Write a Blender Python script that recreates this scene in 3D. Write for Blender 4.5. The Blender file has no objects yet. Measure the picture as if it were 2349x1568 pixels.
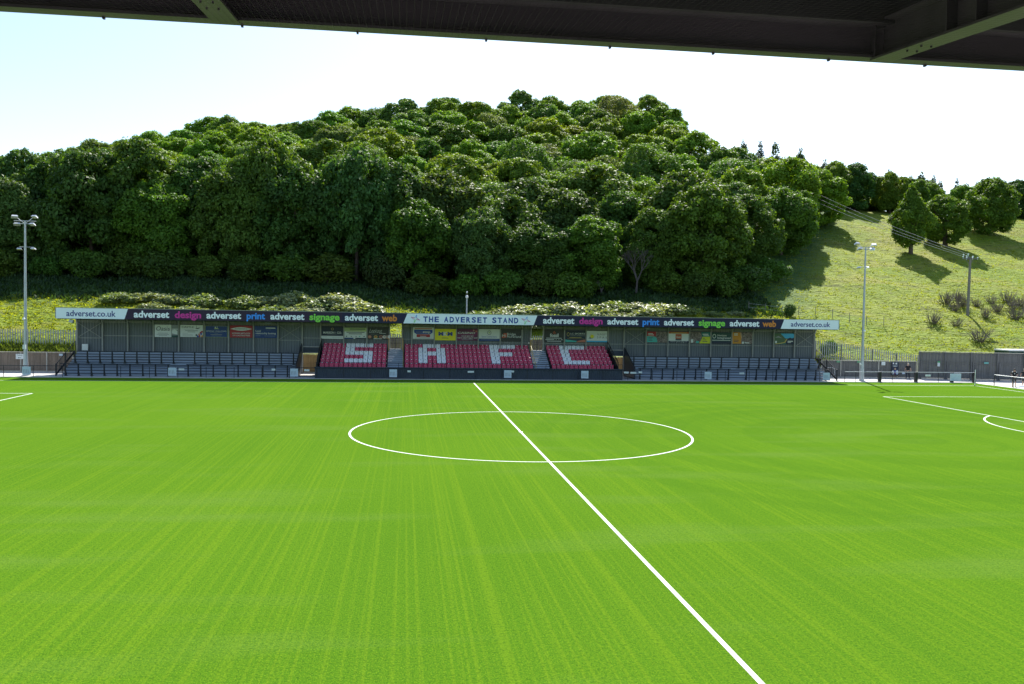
import bpy, bmesh, math, random
import numpy as np
from mathutils import Vector, Matrix, Euler
random.seed(7)
S = bpy.context.scene
COL = S.collection
R_ = math.radians

# ---------------------------------------------------------------- camera
cam = bpy.data.cameras.new('camera'); camo = bpy.data.objects.new('camera', cam); COL.objects.link(camo)
yaw, pitch, roll = -0.12765902, -0.03465189, 0.01639238
fwd = Vector((-math.sin(yaw)*math.cos(pitch), math.cos(yaw)*math.cos(pitch), math.sin(pitch)))
right0 = Vector((math.cos(yaw), math.sin(yaw), 0)); up0 = right0.cross(fwd)
rgt = right0*math.cos(roll)+up0*math.sin(roll); up = -right0*math.sin(roll)+up0*math.cos(roll)
M = Matrix((( rgt.x, up.x, -fwd.x, -6.31503), (rgt.y, up.y, -fwd.y, -44.83278), (rgt.z, up.z, -fwd.z, 6.46441), (0, 0, 0, 1)))
camo.matrix_world = M
cam.sensor_width = 36; cam.lens = 36*1914.964/2349; cam.clip_end = 6000; cam.clip_start = 0.1
S.camera = camo
# ---------------------------------------------------------------- world, sun, exposure
SUN_EL = 46.3
sdx, sdy = 4.5, 12.6                       # horizontal direction towards the sun
w = bpy.data.worlds.new('World'); S.world = w; w.use_nodes = True
nt = w.node_tree; nt.nodes.clear()
sky = nt.nodes.new('ShaderNodeTexSky'); sky.sky_type = 'NISHITA'; sky.sun_disc = False
sky.sun_elevation = R_(SUN_EL); sky.sun_rotation = math.atan2(sdx, sdy)
sky.air_density = 1.0; sky.dust_density = 0.8; sky.ozone_density = 1.6
bg = nt.nodes.new('ShaderNodeBackground'); bg.inputs['Strength'].default_value = 0.115
wo = nt.nodes.new('ShaderNodeOutputWorld')
nt.links.new(sky.outputs[0], bg.inputs[0]); nt.links.new(bg.outputs[0], wo.inputs[0])
sun = bpy.data.lights.new('sun', 'SUN'); suno = bpy.data.objects.new('sun', sun); COL.objects.link(suno)
sun.energy = 5.0; sun.angle = R_(0.53); sun.color = (1.0, 0.955, 0.87)
sv = Vector((sdx, sdy, 0)).normalized()*math.cos(R_(SUN_EL)); sv.z = math.sin(R_(SUN_EL))
suno.rotation_euler = sv.to_track_quat('Z', 'Y').to_euler(); suno.location = (0, 40, 60)
S.view_settings.view_transform = 'Standard'; S.view_settings.look = 'None'
S.view_settings.exposure = 1.02; S.view_settings.gamma = 1.0
S.render.engine = 'CYCLES'
S.cycles.max_bounces = 6; S.cycles.diffuse_bounces = 3; S.cycles.transmission_bounces = 4
S.cycles.use_denoising = True

# ---------------------------------------------------------------- helpers
def mat(name, col, rough=0.7, metal=0.0, var=0.12, scale=3.0, bump=0.0, spec=0.4, stretch=None, col2=None, bscale=None):
    m = bpy.data.materials.new(name); m.use_nodes = True
    n = m.node_tree; b = n.nodes['Principled BSDF']
    b.inputs['Roughness'].default_value = rough; b.inputs['Metallic'].default_value = metal
    b.inputs['Specular IOR Level'].default_value = spec
    tc = n.nodes.new('ShaderNodeTexCoord'); mp = n.nodes.new('ShaderNodeMapping')
    if stretch: mp.inputs['Scale'].default_value = stretch
    n.links.new(tc.outputs['Object'], mp.inputs[0])
    nz = n.nodes.new('ShaderNodeTexNoise'); nz.inputs['Scale'].default_value = scale; nz.inputs['Detail'].default_value = 5
    n.links.new(mp.outputs[0], nz.inputs['Vector'])
    rp = n.nodes.new('ShaderNodeValToRGB')
    c = col; d = col2 or tuple(min(1, x*(1+var)) for x in c)
    rp.color_ramp.elements[0].position = 0.3; rp.color_ramp.elements[1].position = 0.7
    rp.color_ramp.elements[0].color = (*[x*(1-var) if not col2 else x for x in c], 1)
    rp.color_ramp.elements[1].color = (*d, 1)
    n.links.new(nz.outputs['Fac'], rp.inputs[0]); n.links.new(rp.outputs[0], b.inputs['Base Color'])
    if bump:
        nb = n.nodes.new('ShaderNodeTexNoise'); nb.inputs['Scale'].default_value = bscale or scale*4; nb.inputs['Detail'].default_value = 4
        n.links.new(mp.outputs[0], nb.inputs['Vector'])
        bp = n.nodes.new('ShaderNodeBump'); bp.inputs['Strength'].default_value = bump; bp.inputs['Distance'].default_value = 0.1
        n.links.new(nb.outputs['Fac'], bp.inputs['Height']); n.links.new(bp.outputs[0], b.inputs['Normal'])
    return m

class MB:
    def __init__(s): s.v = []; s.f = []; s.mi = []; s.cur = 0
    def face(s, pts):
        i = len(s.v); s.v += [tuple(p) for p in pts]; s.f.append(tuple(range(i, i+len(pts)))); s.mi.append(s.cur)
    def box(s, x0, x1, y0, y1, z0, z1):
        s.hexa([(x0,y0,z0),(x1,y0,z0),(x1,y1,z0),(x0,y1,z0)], [(x0,y0,z1),(x1,y0,z1),(x1,y1,z1),(x0,y1,z1)])
    def hexa(s, a, b):
        i = len(s.v); s.v += [tuple(p) for p in a]+[tuple(p) for p in b]; n = len(a)
        s.f.append(tuple(i+k for k in reversed(range(n)))); s.f.append(tuple(i+n+k for k in range(n))); s.mi += [s.cur]*2
        for k in range(n):
            s.f.append((i+k, i+(k+1)%n, i+n+(k+1)%n, i+n+k)); s.mi.append(s.cur)
    def prism_x(s, prof, x0, x1):     # prof = list of (y,z)
        s.hexa([(x0, p[0], p[1]) for p in prof], [(x1, p[0], p[1]) for p in prof])
    def prism_y(s, prof, y0, y1):     # prof = list of (x,z)
        s.hexa([(p[0], y0, p[1]) for p in prof], [(p[0], y1, p[1]) for p in prof])
    def tube(s, p0, p1, r0, r1=None, n=8, cap=True):
        r1 = r0 if r1 is None else r1
        p0 = Vector(p0); p1 = Vector(p1); d = (p1-p0).normalized()
        a = d.orthogonal().normalized(); b = d.cross(a)
        A = [p0+(a*math.cos(2*math.pi*k/n)+b*math.sin(2*math.pi*k/n))*r0 for k in range(n)]
        B = [p1+(a*math.cos(2*math.pi*k/n)+b*math.sin(2*math.pi*k/n))*r1 for k in range(n)]
        s.hexa(A, B)
    def path(s, pts, rs, n=6):
        for k in range(len(pts)-1): s.tube(pts[k], pts[k+1], rs[k], rs[k+1], n)
    def ball(s, c, r, sx=1, sy=1, sz=1, n=10, m=6):
        c = Vector(c)
        rings = [[c+Vector((r*sx*math.sin(math.pi*j/m)*math.cos(2*math.pi*k/n), r*sy*math.sin(math.pi*j/m)*math.sin(2*math.pi*k/n), r*sz*math.cos(math.pi*j/m))) for k in range(n)] for j in range(m+1)]
        for j in range(m):
            for k in range(n):
                s.face([rings[j][k], rings[j+1][k], rings[j+1][(k+1)%n], rings[j][(k+1)%n]])
    def build(s, name, mats, parent=None, bevel=0, smooth=False):
        me = bpy.data.meshes.new(name); me.from_pydata(s.v, [], s.f)
        if not isinstance(mats, (list, tuple)): mats = [mats]
        for m in mats: me.materials.append(m)
        me.polygons.foreach_set('material_index', s.mi)
        bm = bmesh.new(); bm.from_mesh(me); bmesh.ops.remove_doubles(bm, verts=bm.verts, dist=1e-5)
        bmesh.ops.recalc_face_normals(bm, faces=bm.faces); bm.to_mesh(me); bm.free()
        if smooth: me.polygons.foreach_set('use_smooth', [True]*len(me.polygons))
        o = bpy.data.objects.new(name, me); COL.objects.link(o)
        if parent: o.parent = parent
        if bevel:
            b = o.modifiers.new('bevel', 'BEVEL'); b.width = bevel; b.segments = 2; b.limit_method = 'ANGLE'
        return o
def tag(o, label=None, cat=None, group=None, kind=None):
    if label: o['label'] = label
    if cat: o['category'] = cat
    if group: o['group'] = group
    if kind: o['kind'] = kind
    return o
def empty(name, loc, label, cat, group=None):
    o = bpy.data.objects.new(name, None); COL.objects.link(o); o.location = loc; o.empty_display_size = 0.3
    return tag(o, label, cat, group)
def dup(o, parent=None):
    c = o.copy(); COL.objects.link(c)
    if parent is not None: c.parent = parent
    for ch in [q for q in CH.get(o.name, [])]: dup(ch, c)
    return c
CH = {}
def reg(parent, child): CH.setdefault(parent.name, []).append(child); child.parent = parent; return child
ORD = ['zeroth','first','second','third','fourth','fifth','sixth','seventh','eighth','ninth','tenth','eleventh','twelfth','thirteenth','fourteenth','fifteenth','sixteenth','seventeenth','eighteenth','nineteenth','twentieth']
def ordw(n):
    if n <= 20: return ORD[n]
    t = {2:'twenty',3:'thirty'}[n//10]
    return t+'-'+ORD[n%10] if n % 10 else {30:'thirtieth'}[n]

_tc = {}
def _glyph(s, bold):
    k = (s, bold)
    if k in _tc: return _tc[k]
    cu = bpy.data.curves.new('t', 'FONT'); cu.body = s; cu.size = 1; cu.extrude = 0.0; cu.offset = bold; cu.resolution_u = 3
    o = bpy.data.objects.new('t', cu); COL.objects.link(o)
    dg = bpy.context.evaluated_depsgraph_get(); me = bpy.data.meshes.new_from_object(o.evaluated_get(dg))
    v = np.array([tuple(q.co) for q in me.vertices]); f = [tuple(p.vertices) for p in me.polygons]
    bpy.data.objects.remove(o); bpy.data.curves.remove(cu); bpy.data.meshes.remove(me)
    _tc[k] = (v, f); return _tc[k]
def text(s, x0, x1, z, h, y, m, parent, bold=0.012, shear=0, name='lettering', ref=None, th=0.012, mb=None):
    """raised letters facing -Y; h = height of an ascender"""
    v, f = _glyph(s, bold); r, _ = _glyph(ref or 'd', bold)
    sx = (x1-x0)/(v[:,0].max()-v[:,0].min()); sz = h/r[:,1].max()
    X = x0+(v[:,0]-v[:,0].min())*sx; Z = z+v[:,1]*sz; X = X+(Z-z)*shear
    b = mb or MB(); i = len(b.v); n = len(v)
    b.v += [(X[k], y-th, Z[k]) for k in range(n)]
    b.f += [tuple(i+q for q in reversed(p)) for p in f]; b.mi += [b.cur]*len(f)
    # side walls
    ed = {}
    for p in f:
        for a, c in zip(p, p[1:]+p[:1]):
            ed[(a, c)] = 1
    i2 = len(b.v); b.v += [(X[k], y, Z[k]) for k in range(n)]
    for (a, c) in ed:
        if (c, a) not in ed: b.f.append((i+a, i+c, i2+c, i2+a)); b.mi.append(b.cur)
    if mb: return None
    me = bpy.data.meshes.new(name); me.from_pydata(b.v, [], b.f); me.materials.append(m)
    o = bpy.data.objects.new(name, me); COL.objects.link(o); o.parent = parent
    return o

# ---------------------------------------------------------------- materials
m_conc = mat('concrete', (0.50, 0.48, 0.45), 0.85, var=0.12, scale=0.7, bump=0.2)
m_tarmac = mat('earth', (0.10, 0.10, 0.07), 0.95)
m_white = mat('white_paint', (0.80, 0.80, 0.78), 0.6, var=0.04)
m_line = mat('line_paint', (0.66, 0.70, 0.60), 0.9, var=0.12, scale=14, bump=0.4)
m_clad = mat('grey_cladding', (0.125, 0.145, 0.16), 0.5, var=0.12, scale=0.5, stretch=(1, 1, 0.3))
m_post = mat('grey_steel', (0.27, 0.28, 0.265), 0.5, var=0.1)
m_black = mat('black_steel', (0.012, 0.014, 0.017), 0.5, var=0.2, scale=8)
m_deck = mat('deck_steel', (0.27, 0.325, 0.39), 0.5, var=0.12, scale=1.0, stretch=(0.4, 1, 3))
m_deckdk = mat('step_nosing', (0.022, 0.028, 0.038), 0.6)  # near-black deck colour; on step edges it paints in the shadow gaps
m_navyw = mat('navy_panel', (0.028, 0.042, 0.062), 0.5, var=0.15, scale=1.0)
m_red = mat('maroon_plastic', (0.47, 0.011, 0.07), 0.25, var=0.12, scale=1.5, spec=0.5)
m_seatw = mat('white_plastic', (0.78, 0.81, 0.84), 0.4, var=0.05)
m_seatdk = mat('seat_bracket', (0.03, 0.03, 0.035), 0.6)
m_galv = mat('galvanised_steel', (0.40, 0.43, 0.45), 0.4, metal=0.35, var=0.12, scale=2)
m_lamp = mat('lamp_housing', (0.66, 0.68, 0.70), 0.35, metal=0.2)
m_glass = mat('lamp_glass', (0.25, 0.27, 0.26), 0.15, spec=0.8)
m_timber = mat('timber', (0.20, 0.155, 0.12), 0.85, var=0.3, scale=1.2, stretch=(6, 6, 0.4), bump=0.3)
m_timber2 = mat('bright_timber', (0.40, 0.26, 0.12), 0.8, var=0.2, scale=1.2, stretch=(6, 6, 0.4))
m_tgrey = mat('weathered_timber', (0.15, 0.145, 0.14), 0.85, var=0.28, scale=1.2, stretch=(6, 6, 0.4), bump=0.3)
m_cpost = mat('concrete_post', (0.42, 0.40, 0.35), 0.85)
m_trim = mat('pale_trim', (0.45, 0.42, 0.36), 0.7)
m_pal = mat('palisade_steel', (0.36, 0.38, 0.35), 0.6, metal=0.0, var=0.15)
m_board_w = mat('pale_board', (0.62, 0.67, 0.66), 0.5, var=0.03)
m_fw = mat('white_fascia', (0.74, 0.82, 0.90), 0.4, var=0.02, scale=1)
m_fn = mat('navy_fascia', (0.008, 0.008, 0.042), 0.6, var=0.1, scale=1)
m_fp = mat('plum_fascia', (0.022, 0.009, 0.036), 0.6, var=0.1, scale=1)
m_tw = mat('white_lettering', (0.82, 0.87, 0.92), 0.4, var=0.02)
m_tn = mat('navy_lettering', (0.02, 0.03, 0.20), 0.4, var=0.05)
m_tb = mat('blue_lettering', (0.012, 0.05, 0.30), 0.4, var=0.05)
m_mag = mat('magenta_lettering', (0.58, 0.02, 0.28), 0.4, var=0.03)
m_cy = mat('bright_blue_lettering', (0.03, 0.27, 0.85), 0.4, var=0.03)
m_gr = mat('green_lettering', (0.20, 0.62, 0.06), 0.4, var=0.03)
m_or = mat('orange_lettering', (0.62, 0.20, 0.02), 0.4, var=0.03)
m_roofd = mat('roof_sheet', (0.10, 0.10, 0.10), 0.6)
m_roofu = mat('roof_underside', (0.20, 0.21, 0.19), 0.6)
def flat(name, c, rough=0.5): return mat(name, c, rough, var=0.04, scale=2)
m_bnavy = flat('navy_board', (0.012, 0.022, 0.05)); m_bblue = flat('blue_board', (0.01, 0.045, 0.19)); m_bred = flat('red_board', (0.33, 0.02, 0.03))
m_byel = flat('yellow_board', (0.72, 0.66, 0.02)); m_bpur = flat('purple_board', (0.10, 0.015, 0.065)); m_bchar = flat('charcoal_board', (0.03, 0.034, 0.034))
m_bgrn = flat('dark_green_board', (0.012, 0.06, 0.055)); m_teal = flat('teal_print', (0.06, 0.42, 0.38)); m_lime = flat('lime_print', (0.55, 0.6, 0.02))
m_orb = flat('orange_print', (0.55, 0.24, 0.02)); m_sky = flat('sky_print', (0.05, 0.38, 0.68)); m_pgrn = flat('pale_green_print', (0.40, 0.50, 0.22))
m_tan = flat('tan_print', (0.45, 0.30, 0.20)); m_brk = flat('brick_print', (0.42, 0.09, 0.04)); m_gold = flat('gold_print', (0.45, 0.36, 0.09)); m_ink = flat('dark_ink', (0.05, 0.07, 0.08))
m_gink = flat('grey_ink', (0.22, 0.25, 0.27)); m_salm = flat('salmon_print', (0.45, 0.16, 0.10)); m_dteal = flat('deep_teal_print', (0.02, 0.16, 0.16))
m_crowd = mat('crowd_print', (0.03, 0.025, 0.03), 0.5, col2=(0.30, 0.24, 0.22), scale=7)

# turf ------------------------------------------------------------
def turf_material():
    m = bpy.data.materials.new('artificial_turf'); m.use_nodes = True; n = m.node_tree; L = n.links
    b = n.nodes['Principled BSDF']; b.inputs['Roughness'].default_value = 0.75; b.inputs['Specular IOR Level'].default_value = 0.0
    b.inputs['Sheen Weight'].default_value = 0.035; b.inputs['Sheen Roughness'].default_value = 0.2; b.inputs['Sheen Tint'].default_value = (0.8, 0.95, 0.35, 1)
    g = n.nodes.new('ShaderNodeNewGeometry')
    def noise(scale, st, det=4, rot=0):
        mp = n.nodes.new('ShaderNodeMapping'); mp.inputs['Scale'].default_value = st; mp.inputs['Rotation'].default_value = (0, 0, rot)
        L.new(g.outputs['Position'], mp.inputs[0]); z = n.nodes.new('ShaderNodeTexNoise'); z.inputs['Scale'].default_value = scale; z.inputs['Detail'].default_value = det
        L.new(mp.outputs[0], z.inputs['Vector']); return z.outputs['Fac']
    def mix(f, a, c, lo=0.35, hi=0.65, k=1.0):
        mr = n.nodes.new('ShaderNodeMapRange'); mr.inputs[1].default_value = lo; mr.inputs[2].default_value = hi; mr.inputs[4].default_value = k
        L.new(f, mr.inputs[0]); x = n.nodes.new('ShaderNodeMix'); x.data_type = 'RGBA'
        L.new(mr.outputs[0], x.inputs[0])
        for i, q in ((6, a), (7, c)):
            if isinstance(q, tuple): x.inputs[i].default_value = (*q, 1)
            else: L.new(q, x.inputs[i])
        return x.outputs[2]
    def rings(cx, cy, sc, seed):     # faint curved sweeps left by the brushing machine
        v = n.nodes.new('ShaderNodeVectorMath'); v.operation = 'DISTANCE'; L.new(g.outputs['Position'], v.inputs[0]); v.inputs[1].default_value = (cx, cy, 0)
        z = n.nodes.new('ShaderNodeTexNoise'); z.noise_dimensions = '1D'; z.inputs['Scale'].default_value = sc; z.inputs['Detail'].default_value = 1
        a = n.nodes.new('ShaderNodeMath'); a.operation = 'ADD'; a.inputs[1].default_value = seed; L.new(v.outputs['Value'], a.inputs[0]); L.new(a.outputs[0], z.inputs['W'])
        m2 = n.nodes.new('ShaderNodeMath'); m2.operation = 'MULTIPLY'; L.new(z.outputs['Fac'], m2.inputs[0])
        mr = n.nodes.new('ShaderNodeMapRange'); mr.inputs[1].default_value = 20; mr.inputs[2].default_value = 34; mr.inputs[3].default_value = 1; mr.inputs[4].default_value = 0; L.new(v.outputs['Value'], mr.inputs[0])
        L.new(mr.outputs[0], m2.inputs[1]); return m2.outputs[0]
    base = mix(noise(0.05, (1, 1, 1)), (0.0568, 0.1414, 0.0090), (0.0744, 0.1650, 0.0102))
    base = mix(noise(9.0, (1, 0.003, 1), 5), base, (0.1063, 0.1933, 0.0109), 0.48, 0.62, 0.62)      # fine brushed streaks
    base = mix(noise(0.8, (1, 0.015, 1), 4), base, (0.0931, 0.1791, 0.0102), 0.50, 0.75, 0.16)
    base = mix(noise(0.35, (1, 0.03, 1), 3), base, (0.0461, 0.1272, 0.0090), 0.5, 0.75, 0.4)
    base = mix(rings(21, -3, .42, 3.0), base, (0.0443, 0.1226, 0.0090), 0.47, 0.53, 0.38)
    base = mix(noise(0.30, (0.25, 1.2, 1), 4, 0.1), base, (0.0974, 0.1743, 0.0294), 0.52, 0.68, 0.55)   # pale scuffed patches
    base = mix(noise(14, (1, 1, 1), 3), base, (0.0318, 0.0924, 0.0088), 0.46, 0.68, 0.7)
    base = mix(noise(34, (1, 0.6, 1), 3), base, (0.1329, 0.2309, 0.0123), 0.48, 0.72, 0.8)
    L.new(base, b.inputs['Base Color'])
    h = n.nodes.new('ShaderNodeMath'); h.operation = 'ADD'; L.new(noise(34, (1, 0.7, 1), 3), h.inputs[0]); L.new(noise(5, (1, 1, 1), 2), h.inputs[1])
    bp = n.nodes.new('ShaderNodeBump'); bp.inputs['Strength'].default_value = 0.55; bp.inputs['Distance'].default_value = 0.03
    L.new(h.outputs[0], bp.inputs['Height']); L.new(bp.outputs[0], b.inputs['Normal'])
    return m
m_turf = turf_material()

# grassland -------------------------------------------------------
def field_material():
    m = bpy.data.materials.new('rough_grassland'); m.use_nodes = True; n = m.node_tree; L = n.links
    b = n.nodes['Principled BSDF']; b.inputs['Roughness'].default_value = 0.85; b.inputs['Specular IOR Level'].default_value = 0.15
    g = n.nodes.new('ShaderNodeNewGeometry')
    def noise(scale, st, det=5, dist=0):
        mp = n.nodes.new('ShaderNodeMapping'); mp.inputs['Scale'].default_value = st
        L.new(g.outputs['Position'], mp.inputs[0]); z = n.nodes.new('ShaderNodeTexNoise'); z.inputs['Scale'].default_value = scale; z.inputs['Detail'].default_value = det; z.inputs['Distortion'].default_value = dist
        L.new(mp.outputs[0], z.inputs['Vector']); return z.outputs['Fac']
    def mix(f, a, c, lo, hi, k=1.0):
        mr = n.nodes.new('ShaderNodeMapRange'); mr.inputs[1].default_value = lo; mr.inputs[2].default_value = hi; mr.inputs[4].default_value = k
        L.new(f, mr.inputs[0]); x = n.nodes.new('ShaderNodeMix'); x.data_type = 'RGBA'; L.new(mr.outputs[0], x.inputs[0])
        for i, q in ((6, a), (7, c)):
            if isinstance(q, tuple): x.inputs[i].default_value = (*q, 1)
            else: L.new(q, x.inputs[i])
        return x.outputs[2]
    c = mix(noise(0.05, (1, 1, 1)), (0.155, 0.225, 0.012), (0.215, 0.255, 0.025), 0.4, 0.6)
    c = mix(noise(0.16, (0.6, 1, 1), 5, .5), c, (0.27, 0.24, 0.05), 0.50, 0.66, 0.6)
    c = mix(noise(1.0, (0.35, 1, 2.6), 6, .8), c, (0.085, 0.10, 0.018), 0.52, 0.66, 0.8)
    c = mix(noise(2.6, (0.5, 1, 2.2), 4), c, (0.32, 0.35, 0.045), 0.55, 0.75, 0.7)
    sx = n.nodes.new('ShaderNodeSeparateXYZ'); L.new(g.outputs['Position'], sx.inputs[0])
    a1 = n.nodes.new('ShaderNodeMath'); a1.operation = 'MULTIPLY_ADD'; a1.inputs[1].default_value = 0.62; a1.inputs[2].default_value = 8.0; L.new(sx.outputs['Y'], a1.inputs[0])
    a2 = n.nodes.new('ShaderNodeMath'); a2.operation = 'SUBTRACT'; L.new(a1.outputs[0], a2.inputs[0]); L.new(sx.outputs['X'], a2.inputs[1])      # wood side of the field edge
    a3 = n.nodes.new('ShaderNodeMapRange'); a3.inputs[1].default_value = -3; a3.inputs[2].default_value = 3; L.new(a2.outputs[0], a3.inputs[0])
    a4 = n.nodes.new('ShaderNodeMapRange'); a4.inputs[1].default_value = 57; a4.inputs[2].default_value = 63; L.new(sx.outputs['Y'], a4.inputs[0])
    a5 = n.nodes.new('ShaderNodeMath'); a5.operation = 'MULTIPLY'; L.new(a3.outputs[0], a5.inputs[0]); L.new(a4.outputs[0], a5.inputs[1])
    lush_shade = mix(noise(0.8, (0.5, 1, 1)), (0.055, 0.115, 0.022), (0.09, 0.15, 0.028), 0.4, 0.65)  # lush grass, its colour also darkened to deepen the shade by the wood
    x9 = n.nodes.new('ShaderNodeMix'); x9.data_type = 'RGBA'; L.new(a5.outputs[0], x9.inputs[0]); L.new(c, x9.inputs[6]); L.new(lush_shade, x9.inputs[7]); c = x9.outputs[2]
    L.new(c, b.inputs['Base Color'])
    h = n.nodes.new('ShaderNodeMath'); h.operation = 'ADD'; L.new(noise(1.1, (0.45, 1, 1), 5, .6), h.inputs[0]); L.new(noise(4, (0.5, 1, 1), 4), h.inputs[1])
    bp = n.nodes.new('ShaderNodeBump'); bp.inputs['Strength'].default_value = 0.9; bp.inputs['Distance'].default_value = 0.45
    L.new(h.outputs[0], bp.inputs['Height']); L.new(bp.outputs[0], b.inputs['Normal'])
    return m
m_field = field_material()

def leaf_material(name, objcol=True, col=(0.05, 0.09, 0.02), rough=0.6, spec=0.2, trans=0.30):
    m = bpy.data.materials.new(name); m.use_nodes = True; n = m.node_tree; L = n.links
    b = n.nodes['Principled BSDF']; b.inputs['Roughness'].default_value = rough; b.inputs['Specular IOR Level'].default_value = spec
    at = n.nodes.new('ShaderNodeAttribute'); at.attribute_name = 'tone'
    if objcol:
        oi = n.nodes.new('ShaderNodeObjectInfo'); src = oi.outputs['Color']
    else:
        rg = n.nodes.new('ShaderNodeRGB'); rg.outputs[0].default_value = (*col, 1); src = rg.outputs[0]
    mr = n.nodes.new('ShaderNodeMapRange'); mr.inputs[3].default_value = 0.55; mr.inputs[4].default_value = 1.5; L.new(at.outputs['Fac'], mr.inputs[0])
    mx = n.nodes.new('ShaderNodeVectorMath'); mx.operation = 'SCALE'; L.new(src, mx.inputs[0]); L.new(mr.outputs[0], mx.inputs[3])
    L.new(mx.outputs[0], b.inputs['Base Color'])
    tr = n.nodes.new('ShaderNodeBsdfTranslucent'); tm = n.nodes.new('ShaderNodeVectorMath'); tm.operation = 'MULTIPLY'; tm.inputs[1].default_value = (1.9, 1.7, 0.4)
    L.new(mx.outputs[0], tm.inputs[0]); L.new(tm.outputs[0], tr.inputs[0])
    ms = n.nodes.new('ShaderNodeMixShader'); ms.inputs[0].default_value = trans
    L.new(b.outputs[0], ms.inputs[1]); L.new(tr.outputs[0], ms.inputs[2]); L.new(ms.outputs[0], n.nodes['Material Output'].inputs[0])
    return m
m_leaf = leaf_material('leaves')
m_bramble = leaf_material('bramble_leaves', rough=0.5, spec=0.3, trans=0.3)
m_bark = mat('bark', (0.10, 0.075, 0.055), 0.9, var=0.25, scale=3, stretch=(1, 1, 0.3), bump=0.4)
m_deadbark = mat('dead_bark', (0.105, 0.09, 0.08), 0.9, var=0.2)
m_grassleaf = leaf_material('grass_blades', objcol=False, col=(0.19, 0.235, 0.028), rough=0.7, spec=0.1, trans=0.45)
m_weed = leaf_material('weed_leaves', objcol=False, col=(0.10, 0.155, 0.035), rough=0.5, spec=0.3, trans=0.35)

# ---------------------------------------------------------------- terrain
CP = []
def cp(*a): CP.append(a)
for x in (-150, -100, -70, -40, -15, 5, 25, 38): cp(x, 45, 1.95)
for x, z in ((46, 1.1), (52, 0.9), (62, 1.2), (80, 1.2), (110, 1.2), (150, 1.2)): cp(x, 45, z)
for x, z in ((-130, 7), (-90, 7), (-53, 6.9), (-39, 7.4), (-28, 6.8), (-18, 7.4), (-8, 6.7), (3, 6.1), (14, 6.6), (25, 7.2), (31, 7.0), (37, 6.8)): cp(x, 60, z)
for x, z in ((-140, 11), (-100, 11), (-62, 10.9), (-39, 11.4), (-14.6, 11)): cp(x, 80, z)
for x, z in ((-2, 9.6), (17, 9.8), (37, 10.6)): cp(x, 76, z)
for x in (48, 70, 95, 125, 160):
    for y in (60, 78, 96, 114, 128): cp(x, y, 1.2+.34*(y-45))
for x, y, z in ((-190, 150, 18), (-140, 150, 20), (-94, 150, 24.5), (-76, 165, 33.5), (-64, 175, 38.5), (-51, 185, 44), (-33, 185, 46), (-15, 190, 51), (2, 195, 55), (33, 195, 56), (53, 190, 56.5), (61, 180, 53.5), (63, 165, 46), (63, 150, 39), (78, 150, 37), (94, 150, 34), (107, 150, 33), (122, 150, 32), (149, 150, 31), (190, 150, 30),
                (-120, 115, 17), (-60, 115, 20), (-30, 115, 21.5), (0, 115, 22.5), (30, 115, 23.5), (-60, 145, 29), (-30, 150, 34), (0, 155, 39), (35, 155, 40), (55, 130, 30),
                (-100, 250, 35), (0, 260, 52), (60, 250, 48), (120, 220, 28), (190, 250, 20), (-190, 250, 20), (0, 340, 20), (-190, 340, 10), (190, 340, 10)): cp(x, y, z)
CP = np.array(CP, float)
def _U(r2): return np.where(r2 > 0, 0.5*r2*np.log(np.maximum(r2, 1e-9)), 0)
_X = CP[:, :2]/50; _n = len(_X)
_K = _U(((_X[:, None]-_X[None])**2).sum(-1))+np.eye(_n)*0.002
_P = np.c_[np.ones(_n), _X]; _A = np.zeros((_n+3, _n+3)); _A[:_n, :_n] = _K; _A[:_n, _n:] = _P; _A[_n:, :_n] = _P.T
_W = np.linalg.solve(_A, np.r_[CP[:, 2], 0, 0, 0])
def TZ(x, y):
    x = np.atleast_1d(np.asarray(x, float)); y = np.atleast_1d(np.asarray(y, float))
    q = np.stack([x, y], -1)/50
    z = _U(((q[:, None]-_X[None])**2).sum(-1))@_W[:_n]+_W[_n]+q@_W[_n+1:]
    z = z+0.22*np.sin(x*.31+1.3*np.sin(y*.17))*np.clip((y-47)/10, 0, 1)+0.12*np.sin(x*.9+y*.55)*np.clip((y-46)/8, 0, 1)
    return z
def tz(x, y): return float(TZ(x, y)[0])
gx = np.r_[np.linspace(-230, -70, 40), np.linspace(-68, 130, 199), np.linspace(133, 230, 30)]
gy = np.r_[np.linspace(43.2, 130, 140), np.linspace(131.5, 350, 80)]
XX, YY = np.meshgrid(gx, gy); ZZ = np.concatenate([TZ(XX[i], YY[i]) for i in range(len(gy))]).reshape(XX.shape)
ny, nx = XX.shape
vv = np.stack([XX.ravel(), YY.ravel(), ZZ.ravel()], -1)
idx = np.arange(ny*nx).reshape(ny, nx)
ff = np.stack([idx[:-1, :-1], idx[:-1, 1:], idx[1:, 1:], idx[1:, :-1]], -1).reshape(-1, 4)
sk = vv[:nx].copy(); sk[:, 2] = -0.5
vv = np.r_[vv, sk]; b0 = ny*nx
fs = [(b0+i, b0+i+1, i+1, i) for i in range(nx-1)]
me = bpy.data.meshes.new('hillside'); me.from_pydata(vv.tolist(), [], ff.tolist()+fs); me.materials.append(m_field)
me.polygons.foreach_set('use_smooth', [True]*len(me.polygons))
hill = bpy.data.objects.new('hillside', me); COL.objects.link(hill); tag(hill, kind='structure')

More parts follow.
